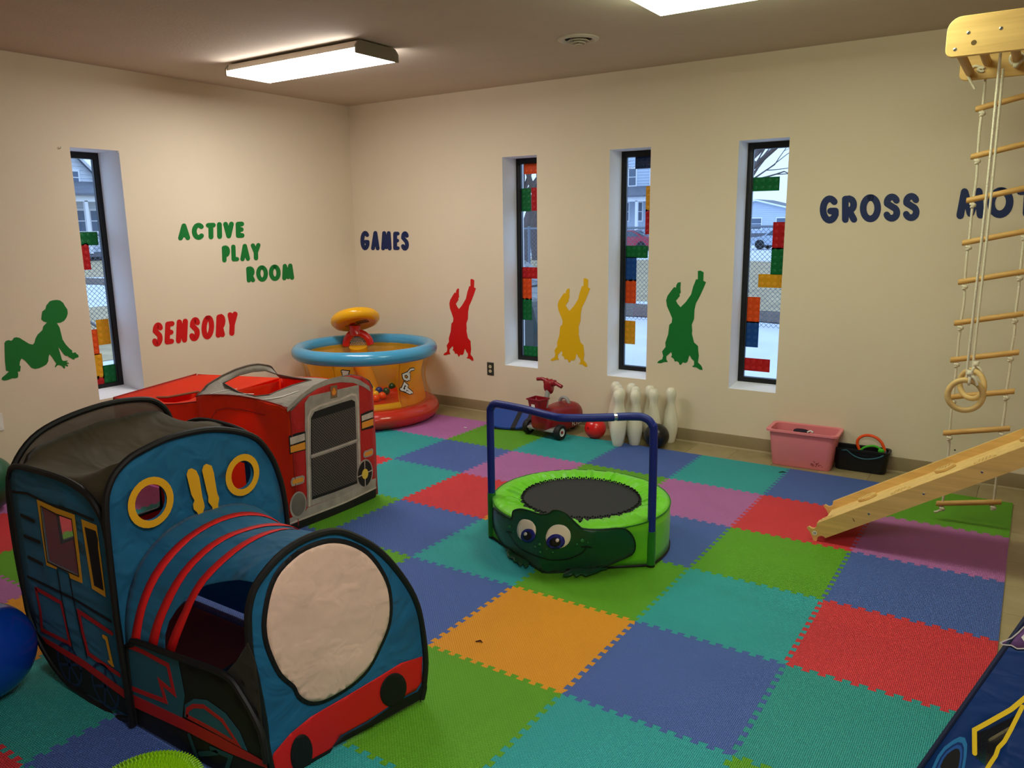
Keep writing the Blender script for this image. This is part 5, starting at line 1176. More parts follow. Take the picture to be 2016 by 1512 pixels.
# ride-on scooter
sx, sy = 1.828, -.15
sc = thing('ride_on_scooter', 'dark red ride-on toddler scooter with basket and black wheels', 'ride-on toy', (sx, sy, 0), radians(-7))
mar = M('maroon plastic', (142, 16, 30), .35, spec=.5); gry = M('grey plastic', (150, 150, 148), .45); tyre2 = M('toy tyre', (22, 22, 23), .6); whp = M('hub white', (226, 226, 222), .4)
kw = dict(world=False)
def loft(secs, n=18):
    """sections (y, z centre, half width, half height, power)"""
    bm = B(); R = []
    for y, zc, hw, hh, pw in secs:
        ring = []
        for k in range(n):
            a = 2*pi*k/n; c, s = cos(a), sin(a); ring.append(bm.verts.new((hw*abs(c)**pw*(1 if c > 0 else -1), y, zc+hh*abs(s)**pw*(1 if s > 0 else -1))))
        R.append(ring)
    for a, b in zip(R, R[1:]):
        for k in range(n): bm.faces.new((a[k], a[(k+1) % n], b[(k+1) % n], b[k]))
    bm.faces.new(R[0][::-1]); bm.faces.new(R[-1]); return bm
obj('body', loft([(-.060, .112, .075, .050, .6), (-.050, .125, .088, .070, .6), (.00, .135, .090, .095, .6), (.06, .130, .085, .105, .6), (.14, .125, .095, .105, .65), (.22, .125, .112, .108, .7), (.30, .125, .115, .110, .75), (.37, .118, .105, .10, .85), (.41, .11, .075, .075, 1)]), mar, sc, smooth=60, **kw)
obj('seat_rest', torus(B(), (0, .26, .222), .045, .014, 24, 10, Matrix.Rotation(pi/2, 4, 'X')), gry, sc, **kw)
obj('foot_plate', box(B(), -.13, .13, -.06, .10, .055, .085, .02), gry, sc, **kw)
obj('steering_column', tube(B(), [(0, -.005, .10), (0, .02, .25), (0, .05, .36)], [.022, .02, .018], 12), gry, sc, **kw)
hbp = [(x, y+.095, z+.030) for x, y, z in ((-.115, -.035, .405), (-.065, -.03, .41), (-.035, -.03, .40), (0, -.03, .385), (.035, -.03, .39), (.065, -.03, .39), (.125, -.035, .372))]
hbar = obj('handlebar', tube(B(), smoothpts(hbp, 4), [.014]*4+[.015]*4+[.026]*4+[.034]*4+[.026]*4+[.015]*5, 12), mar, sc, **kw)
obj('handlebar_hub', loft([(y+.095, z+.028, a, b, c) for y, z, a, b, c in ((-.065, .37, .02, .025, 1), (-.055, .365, .036, .045, .8), (-.02, .355, .036, .055, .8), (.0, .35, .025, .045, 1))]), mar, hbar, **kw)
bk_ = B(); W_ = [(-.062, -.135), (.062, -.135), (.066, -.02), (-.066, -.02)]; rows = []
for z, f in ((.205, .74), (.31, 1.0), (.312, 1.06), (.322, 1.06), (.322, .95), (.30, .93), (.215, .70)):
    rows.append([bk_.verts.new((x*f, -.075+(y+.075)*f, z)) for x, y in W_])
for a, b in zip(rows, rows[1:]):
    for k in range(4): bk_.faces.new((a[k], a[(k+1) % 4], b[(k+1) % 4], b[k]))
bk_.faces.new(rows[0][::-1]); bk_.faces.new(rows[-1]); bmesh.ops.bevel(bk_, geom=[e for e in bk_.edges if abs(e.verts[0].co.z-e.verts[1].co.z) > .05], offset=.012, segments=3, affect='EDGES')
bas = obj('basket', bk_, mar, sc, **kw)
obj('basket_sticker', box(B(), -.022, .012, -.1305, -.127, .245, .285), whp, bas, smooth=0, **kw)
obj('basket_bracket', box(B(), -.012, .012, -.03, .02, .25, .29, .004), gry, sc, **kw)
def wheel(x, y, r_, wd, nm='front_wheel'):
    Rw = Matrix.Rotation(pi/2, 4, 'Y'); o = obj(nm, lathe(B(), [(r_*.55, -wd/2), (r_*.9, -wd/2), (r_, -wd*.3), (r_, wd*.3), (r_*.9, wd/2), (r_*.55, wd/2), (r_*.5, 0), (r_*.55, -wd/2)], (x, y, r_), 30, Rw), tyre2, sc, **kw)
    h = obj('hub', lathe(B(), [(0, -wd*.42), (r_*.58, -wd*.42), (r_*.60, wd*.42), (r_*.52, wd*.45), (r_*.48, wd*.36), (0, wd*.36)], (x, y, r_), 26, Rw if x > 0 else Rw @ Matrix.Rotation(pi, 4, 'X')), whp, o, **kw)
    obj('axle_cap', lathe(B(), [(.012, wd*.3), (.012, wd*.52), (.008, wd*.58), (0, wd*.58)], (x, y, r_), 14, Rw if x > 0 else Rw @ Matrix.Rotation(pi, 4, 'X')), mar, o, label='dark red axle cap', **kw)
wheel(-.155, 0, .060, .045); wheel(.155, 0, .060, .045); wheel(.032, .33, .045, .03, 'rear_wheel'); wheel(-.032, .33, .045, .03, 'rear_wheel')
obj('front_axle', tube(B(), [(-.15, 0, .06), (.15, 0, .06)], .011, 8), gry, sc, **kw)
def text(body, size, mtx, m, parent, name='printed_word', ext=.0005, bold=0):
    cu = bpy.data.curves.new('t', 'FONT'); cu.body = body; cu.size = size; cu.extrude = ext; cu.align_x = 'CENTER'; cu.align_y = 'CENTER'; cu.offset = bold
    o = bpy.data.objects.new('t', cu); me = bpy.data.meshes.new_from_object(o); bpy.data.objects.remove(o)
    bm = B(); bm.from_mesh(me); bpy.data.meshes.remove(me); bmesh.ops.transform(bm, matrix=mtx, verts=bm.verts)
    return obj(name, bm, m, parent, smooth=0, world=False)
text('FLYER', .045, Matrix.Translation((.1165, .27, .075)) @ Matrix.Rotation(radians(90), 4, 'Z') @ Matrix.Rotation(radians(82), 4, 'X') @ Matrix.Scale(1, 4), whp, sc)
# blue curved wobble board leaning behind the scooter
wbn = thing('wobble_board', 'blue curved wobble board with dark stripes behind the red scooter', 'balance board', (1.49, .00, 0), radians(17))
prof = [(-.24, .036), (-.20, .022), (-.13, .008), (-.05, .004), (.03, .010), (.10, .034), (.17, .062), (.22, .085)]
pp_ = smoothpts([(a, 0, b) for a, b in prof], 4)
def board(bm, i0, i1, w0, w1, top, bot):
    rows_ = []
    for p in pp_[i0:i1+1]:
        e = 1 if -.2 < p.x < .28 else .8
        rows_.append([bm.verts.new((p.x, w*e, p.z+h+max(0, w*e+.13)*.34)) for w, h in ((w0, bot), (w1, bot), (w1, top), (w0, top))])
    for a, b in zip(rows_, rows_[1:]):
        for k in range(4): bm.faces.new((a[k], a[(k+1) % 4], b[(k+1) % 4], b[k]))
    bm.faces.new(rows_[0][::-1]); bm.faces.new(rows_[-1]); return bm
bd_m = M('blue board', (20, 66, 150), .4); bk_m = M('board rubber', (20, 22, 26), .6)
obj('deck', board(B(), 0, len(pp_)-1, -.13, .13, .018, .006), bd_m, wbn, **kw)
obj('underside', board(B(), 0, len(pp_)-1, -.128, .128, .006, -.003), bk_m, wbn, **kw)
for a, b in ((13, 15), (19, 22), (25, 28)): obj('grip_stripe', board(B(), a, b, -.131, .131, .0195, .005), bk_m, wbn, **kw)
bm = B()
for k in range(4): strip(bm, [(-.02+k*.022, -.098), (-.013+k*.022, -.082), (-.006+k*.022, -.098), (.0+k*.022, -.084)], .005, lambda x, y: Vector((x, y, .031+(.0 if x < .03 else (x-.03)*.35))))
obj('printed_logo', bm, M('logo cream', (226, 214, 170), .5), wbn, smooth=0, **kw)
# bins
def bin_(name, label, P0, L_, D_, H_, rz, m, rim, taper, contents=None):
    r = thing(name, label, 'storage bin', P0, rz)
    def rr(l, d, rad, z, n=4):
        o = []
        for cx, cy, a0 in ((l/2-rad, d/2-rad, 0), (-l/2+rad, d/2-rad, 90), (-l/2+rad, -d/2+rad, 180), (l/2-rad, -d/2+rad, 270)):
            for k in range(n+1): a = radians(a0+90*k/n); o.append((cx+rad*cos(a), cy+rad*sin(a), z))
        return o
    secs = [rr(L_*taper-.01, D_*taper-.01, .03, .001), rr(L_*taper, D_*taper, .035, .010), rr(L_, D_, .04, H_-.022), rr(L_+.006, D_+.006, .04, H_-.022), rr(L_+rim, D_+rim, .035, H_-.016), rr(L_+rim, D_+rim, .035, H_-.002), rr(L_+rim-.006, D_+rim-.006, .033, H_), rr(L_-.012, D_-.012, .036, H_-.004), rr(L_*taper-.012, D_*taper-.012, .03, .016)]
    bm = B(); R = [[bm.verts.new(p) for p in s] for s in secs]; n = len(R[0])
    for a, b in zip(R, R[1:]):
        for k in range(n): bm.faces.new((a[k], a[(k+1) % n], b[(k+1) % n], b[k]))
    bm.faces.new(R[0][::-1]); bm.faces.new(R[-1]); obj('tub', bm, m, r, world=False, smooth=40); return r
pkl, pkr = onz(1523, 908, -.010), onz(1632, 921, -.010); ang = atan2(pkr.y-pkl.y, pkr.x-pkl.x)*.5
pc = (pkl+pkr)/2; pcen = Vector((pc.x+.01, .175, -.010))
pink_m = M('pink plastic', (236, 134, 142), .4, spec=.4, var=.04)
pb_ = bin_('storage_bin', 'pink plastic storage bin with scuffed corner by the wall', pcen, .43, .225, .255, radians(2), pink_m, .035, .88)
scf = M('scuff', (140, 40, 40), .7); bm = B(); rnd = random.Random(9)
for k in range(16):
    a, b = rnd.uniform(.07, .155), rnd.uniform(.028, .062); strip(bm, [(a, b), (a+rnd.uniform(-.012, .012), b+rnd.uniform(-.006, .008))], .0035, lambda x, z: Vector((x, -.225*.44-.0026-(z-.01)*.055, z)))
obj('scuff_mark', bm, scf, pb_, smooth=0, world=False, kind='stuff')
tag(obj('felt_scrap', loft([(-.04, 0, .03, .012, 1), (0, .004, .055, .022, .8), (.045, 0, .03, .012, 1)], 12), M('dark felt', (38, 22, 42), .9), loc=(0, 0, 0)), 'dark purple toy lying inside the pink bin', 'toy').location = pcen+Vector((-.03, .035, .215))
tag(obj('toy_part', tube(B(), [(-.02, 0, 0), (0, .012, .012), (.02, 0, .004)], .006, 8), white_m, loc=(0, 0, 0)), 'small white toy piece on top in the pink bin', 'toy').location = pcen+Vector((.03, .02, .222))
tag(obj('toy_ring', torus(B(), (0, 0, 0), .022, .004, 20, 8), M('tan ring', (206, 160, 90), .5), loc=(0, 0, 0)), 'small tan ring inside the pink bin at its right', 'toy').location = pcen+Vector((.11, -.01, .212))
obj2 = lambda n, l, c, p, m: tag(obj(n, ball(B(), p, .09, 16, 10, (2.0, .9, .55)), m, loc=p), l, c)
obj2('cloth_bundle', 'bundle of grey cloth filling the lower part of the pink bin', 'cloth', pcen+Vector((0, 0, .15)), fabric('grey cloth', (120, 104, 110)))
bcen = Vector((4.058, .243, -.010)); blk_m = M('black plastic bin', (16, 17, 22), .45)
bb_ = bin_('storage_bin', 'black plastic bin holding coloured hoops beside the pink bin', bcen, .335, .12, .155, radians(1), blk_m, .016, .92)
tag(obj('cloth_bundle', ball(B(), bcen+Vector((0, 0, .06)), .045, 14, 8, (3, .95, .9)), fabric('black cloth', (24, 22, 24)), loc=bcen+Vector((0, 0, .06))), 'black cloth in the bottom of the black bin', 'cloth')
def bp(u, v, dy=0): return ony(u, v, bcen.y+dy)
def c7(P): return crop(1480, 800, 5.93)(P)
tag(obj('toy_hoop', tube(B(), smoothpts([bp(*p) for p in c7([(1290, 560), (1255, 500), (1232, 430), (1250, 375), (1310, 342), (1380, 340), (1450, 365), (1505, 410), (1535, 460), (1550, 510), (1560, 570)])], 4), .0095, 10), M('orange hose', (244, 84, 24), .4), loc=bp(1712, 870)), 'orange hose ring standing upright in the black bin', 'hoop')
tag(obj('toy_hoop', tube(B(), smoothpts([bp(*p, -.02) for p in c7([(1255, 560), (1270, 515), (1320, 478), (1390, 462), (1450, 468), (1500, 500), (1520, 535), (1500, 570), (1520, 590)])], 4), .007, 8), M('green rope', (70, 186, 40), .7, bump=.5, bscale=200), loc=bp(1712, 880, -.02)), 'green twisted rope ring in the black bin', 'hoop')
tag(obj('toy_hoop', tube(B(), smoothpts([bp(*p, -.045) for p in c7([(1225, 530), (1290, 525), (1360, 545), (1430, 552), (1470, 560), (1500, 585)])], 4), .005, 8), M('red rope', (206, 52, 44), .7), loc=bp(1712, 890, -.045)), 'thin red orange ring lying low in the black bin', 'hoop')
tag(obj('cord', tube(B(), smoothpts([bp(*p, -.068 if 0 < k < 9 else -.05) for k, p in enumerate(c7([(1000, 500), (1060, 510), (1110, 510), (1150, 545), (1210, 585), (1290, 612), (1370, 617), (1450, 608), (1520, 585), (1560, 550), (1565, 525)]))], 4), .0045, 8), M('teal cord', (40, 92, 110), .5), loc=bp(1680, 900, -.06)), 'teal cord hanging over the front of the black bin', 'cord')
tag(obj('toy_knot', ball(B(), bp(1735, 888, -.03), .016, 10, 8, (1.3, .8, 1)), M('green knot', (60, 176, 36), .7), loc=bp(1735, 888, -.03)), 'green rope knot at the right end of the black bin', 'toy')
# ================================================================== climbing gym: bracket, rope ladder, rings, slide
GA, GB_, GX0, GX1 = -1.25, -.57, 4.492, 5.62
gy = thing('climbing_gym', 'wooden climbing gym with an overhead twin-board arm, top right', 'climbing gym', (5.55, -.91, 0))
gy.location.z = -.010; ROOT[gy] = Matrix.Translation(gy.location)
zb_, zt_ = 2.292, 2.452
def arm(y, th):
    P = []
    for cx, cz, a0, r_ in ((GX0+.055, zt_-.055, 180, .055), ): P += [(cx+r_*cos(radians(a0-90*k/6)), cz+r_*sin(radians(a0-90*k/6))) for k in range(7)]
    P = [(GX0, zb_+.03)]+P+[(GX1, zt_), (GX1, zb_), (GX0+.03, zb_)]+[(GX0+.03-.03*sin(radians(90*k/4)), zb_+.03-.03*cos(radians(90*k/4))) for k in range(1, 4)]
    bm = B(); slab(bm, P, lambda x, z: Vector((x, y, z)), (0, 1, 0), th); bmesh.ops.bevel(bm, geom=[e for e in bm.edges if abs(e.verts[0].co.y-e.verts[1].co.y) < 1e-6 and e.is_manifold and len(e.link_faces) == 2 and abs(e.link_faces[0].normal.y-e.link_faces[1].normal.y) > .5], offset=.003, segments=1, affect='EDGES')
    return obj('arm_board', bm, wood_x, gy, smooth=30)
a1_ = arm(GA, .022); a2_ = arm(GB_, .022)
for k, (x, z) in enumerate(((GX0+.045, zb_+.035), (GX0+.115, zb_+.075), (4.735, zb_+.05), (5.1, zb_+.05))):
    obj('dowel', tube(B(), [(x, GA+.02, z), (x, GB_+.003, z)], .019, 14), M_wood('dowel %d' % k, (196, 152, 92), 'Y', 4), gy)
stl = M('screw steel', (190, 186, 178), .3, metal=1)
c8 = crop(1840, 10, 6.574)
for u, v in c8([(440, 358), (862, 300), (265, 575)]):
    p = ony(u, v, GA); s_ = obj('screw', lathe(B(), [(0, .0015), (.0055, .0012), (.0075, 0), (.0075, -.002)], p, 14, Matrix.Rotation(pi/2, 4, 'X')), stl, a1_); obj('screw_socket', lathe(B(), [(0, .0018), (.003, .0018), (.003, 0)], p, 8, Matrix.Rotation(pi/2, 4, 'X')), black_m, s_)
p = ony(*c8([(508, 485)])[0], GA); obj('bore_hole', lathe(B(), [(0, .0008), (.010, .0008), (.0105, 0)], p, 16, Matrix.Rotation(pi/2, 4, 'X')), M('hole brown', (96, 72, 34), .8), a1_)
for y in (GA-.03, GB_+.03):
    obj('upright', box(B(), 5.58, 5.66, y-.02, y+.04, -.010, 2.5, .004), M_wood('upright', (214, 172, 104), 'Z'), gy)
for k in range(9): obj('wall_bar', tube(B(), [(5.62, GA-.03, .25+k*.25), (5.62, GB_+.05, .25+k*.25)], .017, 10), wood_y, gy)
# rope ladder
ld = thing('rope_ladder', 'rope ladder with wooden rungs hanging before the navy letters', 'rope ladder', (4.73, -.55, zb_-.01)); LY_ = GB_+.02+.012
rl_px = [(1843, 991), None, (1855.7, 852), (1863.6, 782), (1871, 708.6), (1877, 636), (1884, 555.5), (1894, 478.5), (1902, 395), (1910, 309), (1920, 215)]
rz_ = []
for k, q in enumerate(rl_px):
    rz_.append(None if q is None else ony(q[0], q[1], LY_).z)
rz_[1] = (rz_[0]+rz_[2])/2
LXa, LXb = ony(1843, 991, LY_).x, ony(1972, 988.5, LY_).x
dz = ony(1972, 988.5, LY_).z-ony(1843, 991, LY_).z
rl_x = LXa+.030; rr_x = LXb-.035
rnd = random.Random(2)
rung_wood = M_wood('rung wood', (206, 160, 92), 'X', 5)
for z in rz_:
    obj('rung', tube(B(), [(LXa, LY_, z), (LXa+.003, LY_, z), (LXb-.003, LY_, z+dz), (LXb, LY_, z+dz)], [.0135, .0145, .0145, .0135], 14), rung_wood, ld)
for x, f in ((rl_x, 0), (rr_x, 1)):
    zz = [z+dz*((x-LXa)/(LXb-LXa)) for z in rz_]
    pts = []
    for k, z in enumerate(zz):
        pts.append((x+rnd.uniform(-.002, .002), LY_, z-.02)); pts.append((x, LY_, z))
        if k < len(zz)-1: m_ = (z+zz[k+1])/2; pts.append((x+rnd.uniform(-.006, .006), LY_+rnd.uniform(-.004, .004), m_))
    pts.append((x, LY_, zb_-.02)); pts.append((x-.002, LY_, zb_+.03))
    rp = obj('rope', tube(B(), smoothpts(pts, 3), .0062, 8), rope_m, ld)
    for z in zz:
        bm = B(); torus(bm, (x, LY_, z-.028), .0105, .0072, 16, 8, Matrix.Rotation(.5, 4, 'Y')); torus(bm, (x+.002, LY_, z-.034), .009, .007, 16, 8, Matrix.Rotation(-.6, 4, 'Y')); ball(bm, (x+.003, LY_-.004, z-.030), .0125, 10, 8); obj('knot', bm, rope_m, rp)
bm = B(); zl = rz_[0]
tube(bm, smoothpts([(rl_x+.012, LY_, zl-.03), (rl_x-.005, LY_, zl-.033), (rl_x-.022, LY_, zl-.046), (rl_x-.036, LY_, zl-.05)], 4), .0068, 8); obj('rope_tail', bm, rope_m, ld)
P9 = [ony(u, v, GB_-.006) for u, v in c8([(640, 850), (600, 858), (560, 835), (600, 810), (640, 820), (600, 800), (520, 790), (470, 830), (440, 880), (440, 930), (480, 1010), (525, 1085)])]
obj('rope_tail', tube(B(), smoothpts(P9, 4), .0062, 8), rope_m, ld)
# gym rings on ropes
def gym_ring(label, y, top, tie, cu, cv, R_, tilt):
    c = ony(cu, cv, y); t = ony(*tie, y); tp = Vector((t.x, y, zb_+.07)) if top is None else ony(*top, y)
    r = thing('gym_ring', label, 'gym ring', c, 0, 'pair of wooden gym rings')
    Rm_ = Matrix.Rotation(tilt, 4, 'Z') @ Matrix.Rotation(pi/2, 4, 'X')
    obj('ring', torus(B(), c, R_-.013, .013, 48, 14, Rm_), ring_m, r)
    obj('rope', tube(B(), smoothpts([Vector((t.x+.005, y, c.z+R_-.004)), t+Vector((0, 0, .03)), (t+tp)/2+Vector((.004, 0, 0)), tp], 6), .0058, 8), rope_m, r)
    bm = B(); torus(bm, Vector((c.x+.01, y, c.z+R_-.012)), .019, .0062, 18, 8, Matrix.Rotation(tilt+pi/2, 4, 'Z') @ Matrix.Rotation(pi/2, 4, 'X')); ball(bm, Vector((c.x+.01, y-.008, c.z+R_+.020)), .013, 10, 8); torus(bm, Vector((c.x+.01, y, c.z+R_+.03)), .009, .006, 12, 8)
    obj('knot', bm, rope_m, r)
    obj('rope_tail', tube(B(), smoothpts([Vector((c.x+.015, y-.012, c.z+R_+.012)), Vector((c.x+.034, y-.016, c.z+R_-.004)), Vector((c.x+.045, y-.016, c.z+R_-.03))], 4), .0062, 8), rope_m, r)
    return r
gym_ring('wooden gym ring on a white rope, the nearer and lower of two', -1.16, None, (1905, 722), 1900, 778, .083, radians(8))
gym_ring('wooden gym ring on a white rope, the farther and higher of two', -.78, (1975, 135), (1917, 706), 1913, 757, .083, radians(-38))
q = ony(1973, 128, -.78); bm = B(); torus(bm, (4.735, -.78, zb_+.045), .026, .006, 18, 8, Matrix.Rotation(pi/2, 4, 'X')); ball(bm, (4.735, -.785, zb_+.012), .011, 8, 6); tube(bm, [(4.737, -.79, zb_+.012), (4.757, -.80, zb_+.03), (4.775, -.80, zb_+.045)], .0058, 8)
obj('rope_loop', bm, rope_m, gy)
# slide with climbing holds
sl = thing('climbing_slide', 'pale wooden slide with side rails and climbing holds', 'slide', (4.07, -.98, 0))
cs_ = crop(1580, 830, 4.624)
qa, qb = ony(*cs_([(205, 1062)])[0], -1.178), ony(*cs_([(2016, 415)])[0], -1.178); dS = (qb-qa).normalized(); SA = atan2(dS.z, dS.x); nS = Vector((-sin(SA), 0, cos(SA)))
O = Vector((qa.x, 0, qa.z))-dS*.068       # a point on the underside of the rails
LEN = 1.50
def sp_(y): return lambda s, h: O+dS*s+nS*h+Vector((0, y, 0))
RH_ = .088
railP = [(.0, RH_*.98), (-.045, RH_*.98)][:0]
def hookpts():
    """side rail in (along, up) coordinates of the slide, with the hook and foot at its lower end"""
    o = []
    for u, v in cs_([(205, 1062), (200, 1052), (185, 1043), (165, 1040), (145, 1046), (133, 1060), (131, 1082), (118, 1094), (98, 1086), (88, 1050), (68, 1005), (38, 968), (55, 956), (70, 966), (88, 976), (108, 974), (124, 960), (130, 940), (130, 925)]):
        q = ony(u, v, -1.178)-O; o.append((q.dot(dS), q.dot(nS)))
    return [(LEN, RH_-.004), (LEN, 0)]+o
for nm, y, d in (('near', -1.178, .018), ('far', -.80, .018)):
    bm = B(); slab(bm, hookpts(), sp_(y), (0, 1, 0), d); rail = obj('side_rail', bm, wood_x, sl, smooth=20)
    if nm == 'near':
        rail0 = rail
        for u, v in crop(1580, 830, 4.624)([(603, 840), (1102, 658), (1634, 460)]):
            p = ony(u, v, y); s_ = obj('screw', lathe(B(), [(0, .001), (.0045, .001), (.0062, 0), (.0062, -.001)], p, 12, Matrix.Rotation(pi/2, 4, 'X')), stl, rail); obj('screw_socket', lathe(B(), [(0, .0014), (.0025, .0014), (.0025, 0)], p, 8, Matrix.Rotation(pi/2, 4, 'X')), black_m, s_)
        p = ony(*crop(1580, 830, 4.624)([(465, 895)])[0], y); bm = B(); strip(bm, [(-.004, .006), (.001, -.001), (.004, -.007)], .004, lambda a, b: p+Vector((a, -.0006, b))); obj('wood_knot', bm, M('knot brown', (92, 58, 22), .7), rail, smooth=0, solid=.0005)
        p = ony(1603.7, 1049.5, y); st = obj('round_sticker', lathe(B(), [(0, .0008), (.0115, .0008), (.012, 0)], p, 20, Matrix.Rotation(pi/2, 4, 'X')), white_m, rail)
        bm = B(); 
        tx = text('13', .013, Matrix.Translation(p-Vector((4.07, -.98, 0))+Vector((0, -.0009, 0))) @ Matrix.Rotation(-SA*.3, 4, 'Y') @ Matrix.Rotation(pi/2, 4, 'X'), black_m, st, 'printed_number', .0003, .0004)
bm = B(); slab(bm, [(.03, .030), (LEN, .030), (LEN, .045), (.04, .045)], sp_(-1.16), (0, 1, 0), .36); obj('slide_bed', bm, wood_b, sl, smooth=0)
hold_m = M_wood('hold wood', (218, 182, 116), 'X', 5)
for s, y, wd in ((.075, -1.03, 0), (.262, -.855, 0), (.47, -1.01, 1), (.675, -.865, 0), (.88, -1.02, 1), (1.08, -.87, 0), (1.27, -1.02, 1)):
    bm = B(); P = [(s-.052, y), (s-.03, y-.025), (s, y-.036), (s+.03, y-.025), (s+.052, y), (s+.03, y+.025), (s, y+.036), (s-.03, y+.025)]; P = [(q.x, q.y) for q in smoothpts([(a, b, 0) for a, b in P], 3, True)]
    t = B(); slab(t, P, lambda a, b: O+dS*a+Vector((0, b, 0))+nS*.045, nS, .017); bmesh.ops.bevel(t, geom=[e for e in t.edges if len(e.link_faces) == 2 and abs(e.link_faces[0].normal.dot(nS)-e.link_faces[1].normal.dot(nS)) > .6], offset=.003, segments=1, affect='EDGES'); add(bm, t)
    h = obj('climbing_hold', bm, hold_m, sl, smooth=30)
    for k in range(4): 
        a = s-.024+k*.016; bm = B(); tube(bm, [O+dS*a+Vector((0, y-.026+abs(k-1.5)*.006, 0))+nS*.063, O+dS*a+Vector((0, y+.026-abs(k-1.5)*.006, 0))+nS*.063], .0028, 6); obj('ridge', bm, hold_m, h)
# ================================================================== big balls, nubby cushion, second tent
bl = onz(-38, 1284, .172); tag(obj('exercise_ball', ball(B(), (bl.x, bl.y, .172), .172, 48, 26), M('blue ball', (8, 62, 168), .22, spec=.6, coat=.2), smooth=80, loc=(bl.x, bl.y, .172)), 'glossy blue exercise ball at the left edge', 'ball')
gb = onz(-33, 952, .17); o = tag(obj('exercise_ball', ball(B(), (gb.x, gb.y, .17), .17, 40, 22), M('green ball', (8, 84, 54), .35, spec=.5), smooth=80, loc=(gb.x, gb.y, .17)), 'dark green ball behind the train tent at the left edge', 'ball')
ROOT[o] = Matrix.Translation(o.location); obj('seam', torus(B(), (gb.x, gb.y, .17), .1695, .003, 48, 6, Matrix.Rotation(radians(34), 4, 'Z') @ Matrix.Rotation(pi/2, 4, 'Y')), M('pale seam', (176, 180, 160), .7), o)
cu_c = onz(286, 1556, .03); cu = thing('sensory_cushion', 'lime green nubby sensory cushion at the bottom edge', 'cushion', (cu_c.x, cu_c.y, 0)); lm = M('lime rubber', (150, 214, 16), .4, spec=.4)
obj('pad', lathe(B(), [(0, .001), (.12, .001), (.150, .012), (.158, .028), (.150, .044), (.11, .060), (.05, .066), (0, .067)], (cu_c.x, cu_c.y, 0), 48), lm, cu, smooth=60)
bm = B(); pr_ = [(.158, .028), (.155, .036), (.150, .044), (.137, .050), (.124, .055), (.110, .060), (.094, .062), (.078, .064), (.06, .0655), (.04, .066)]
for i, (r_, z) in enumerate(pr_):
    n = int(2*pi*r_/.011); tl = max(0, (r_-.09)/.07)
    for k in range(n):
        a = 2*pi*(k+.5*(i % 2))/n; d = Vector((cos(a)*tl, sin(a)*tl, 1.1-tl)).normalized(); p = Vector((cu_c.x+r_*cos(a), cu_c.y+r_*sin(a), z)); tube(bm, [p-d*.002, p+d*.0075], [.0042, .0018], 5)
obj('nub', bm, lm, cu, kind='stuff')
# blue pop-up tent, lower right
Bp = onz(1792, 1542, 0); ap = Vector((Bp.x+.47, Bp.y+.52, .95)); Cp = Vector((Bp.x+1.05, Bp.y+.10, 0)); Dp = Vector((Bp.x+.52, Bp.y+1.05, 0)); Ep = Vector((Cp.x+.05, Dp.y+.05, 0))
tb = thing('popup_tent', 'dark blue pop-up play tent with yellow-edged mesh window, bottom right', 'play tent', (ap.x, ap.y, 0))
nvy = fabric('navy nylon', (10, 56, 122), .5); nF = (Cp-Bp).cross(ap-Bp).normalized()
if nF.y > 0: nF = -nF
e1 = (Cp-Bp).normalized(); e2 = nF.cross(e1).normalized(); e2 = e2 if e2.z > 0 else -e2
def T2(P): return [((onp(u, v, Bp, nF)-Bp).dot(e1), (onp(u, v, Bp, nF)-Bp).dot(e2)) for u, v in P]
def fT(off): return lambda a, b: Bp+e1*a+e2*b+nF*off
c9 = crop(1780, 1180, 4.555)
tri = [((q-Bp).dot(e1), (q-Bp).dot(e2)) for q in (Bp, Cp, ap)]
hole9 = T2(c9([(655, 1195), (760, 1160), (880, 1100), (1000, 1040), (1050, 985), (1000, 1100), (940, 1210), (900, 1290), (850, 1345), (800, 1420), (745, 1500), (700, 1470), (620, 1400), (640, 1300)]))
bm = B(); sheet(bm, tri, fT(0), [hole9], .08); obj('front_panel', bm, nvy, tb, solid=.003)
obj('mesh_window', sheet(B(), hole9, fT(-.001)), M('window mesh', (40, 44, 52), .8, alpha=.35), tb, smooth=0, label='dark see-through mesh window')
for q, n in ((Dp, 'side_panel'), ): bm = B(); bm.faces.new([bm.verts.new(x) for x in (Bp, ap, q)]); obj(n, bm, nvy, tb, smooth=0, solid=.003)
bm = B(); bm.faces.new([bm.verts.new(x) for x in (Cp, Ep, ap)]); obj('side_panel', bm, nvy, tb, smooth=0, solid=.003)
bm = B(); bm.faces.new([bm.verts.new(x) for x in (Dp, ap, Ep)]); obj('back_panel', bm, nvy, tb, smooth=0, solid=.003)
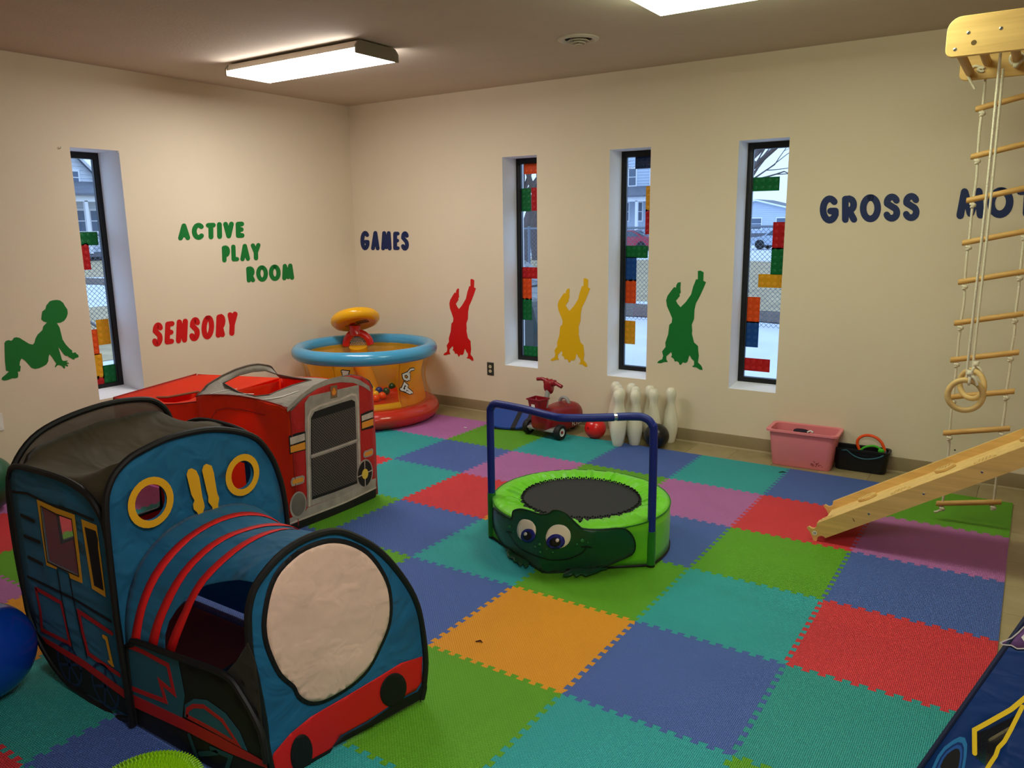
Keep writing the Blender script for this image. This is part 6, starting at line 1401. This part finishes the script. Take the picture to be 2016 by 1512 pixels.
for q in (Bp, Cp, Dp, Ep): obj('corner_piping', tube(B(), [q+Vector((0, 0, .006)), ap], .007, 8), M('dark blue piping', (6, 24, 60), .6), tb)
yel2 = M('yellow tent print', (240, 204, 16), .55)
for P, wd in (([(632, 1380), (630, 1170), (740, 1110), (900, 1020), (960, 985), (1075, 890), (1180, 800)], .0125), ([(1060, 960), (1020, 1040), (950, 1180), (900, 1270), (845, 1330), (820, 1400), (760, 1490), (720, 1560)], .0105)):
    bm = B(); strip(bm, T2(c9(P)), wd, fT(.003)); obj('yellow_edging', bm, yel2, tb, smooth=0, solid=.001)
lb1, lb2 = M('light blue print', (24, 118, 176), .6), M('mid blue print', (16, 84, 160), .6)
ring_o = [(245, 1520), (300, 1400), (360, 1320), (440, 1260), (500, 1230), (545, 1240), (565, 1300), (560, 1400), (540, 1520), (480, 1640), (330, 1640)]
ctr = (420, 1470)
for f, m, off in ((1, lb1, .002), (.80, nvy, .003), (.70, lb2, .004), (.56, black_p, .005)):
    bm = B(); sheet(bm, T2(c9([(ctr[0]+(u-ctr[0])*f, ctr[1]+(v-ctr[1])*f) for u, v in ring_o])), fT(off)); obj('printed_ring', bm, m, tb, smooth=0, solid=.0006, off=0)
pf = T2(c9([(862, 385), (900, 372), (960, 350), (1020, 300), (1075, 245), (1140, 200), (1140, 440), (1075, 440), (1010, 445), (960, 415), (890, 408)]))
bm = B(); sheet(bm, pf, fT(.006)); fl = obj('purple_flap', bm, fabric('purple fabric', (110, 74, 128)), tb, solid=.002)
bm = B(); strip(bm, T2(c9([(1140, 195), (1075, 242), (1020, 298), (960, 348), (900, 370), (862, 388), (880, 405), (960, 412), (1010, 442), (1075, 440)])), .0035, fT(.009)); obj('zip_edge', bm, M('silver zip', (190, 186, 182), .5), fl, smooth=0, solid=.001)
bm = B(); sheet(bm, T2(c9([(1045, 340), (1075, 310), (1120, 300), (1120, 400), (1080, 390)])), fT(.010)); obj('white_print', bm, wht_p, fl, smooth=0, solid=.001)
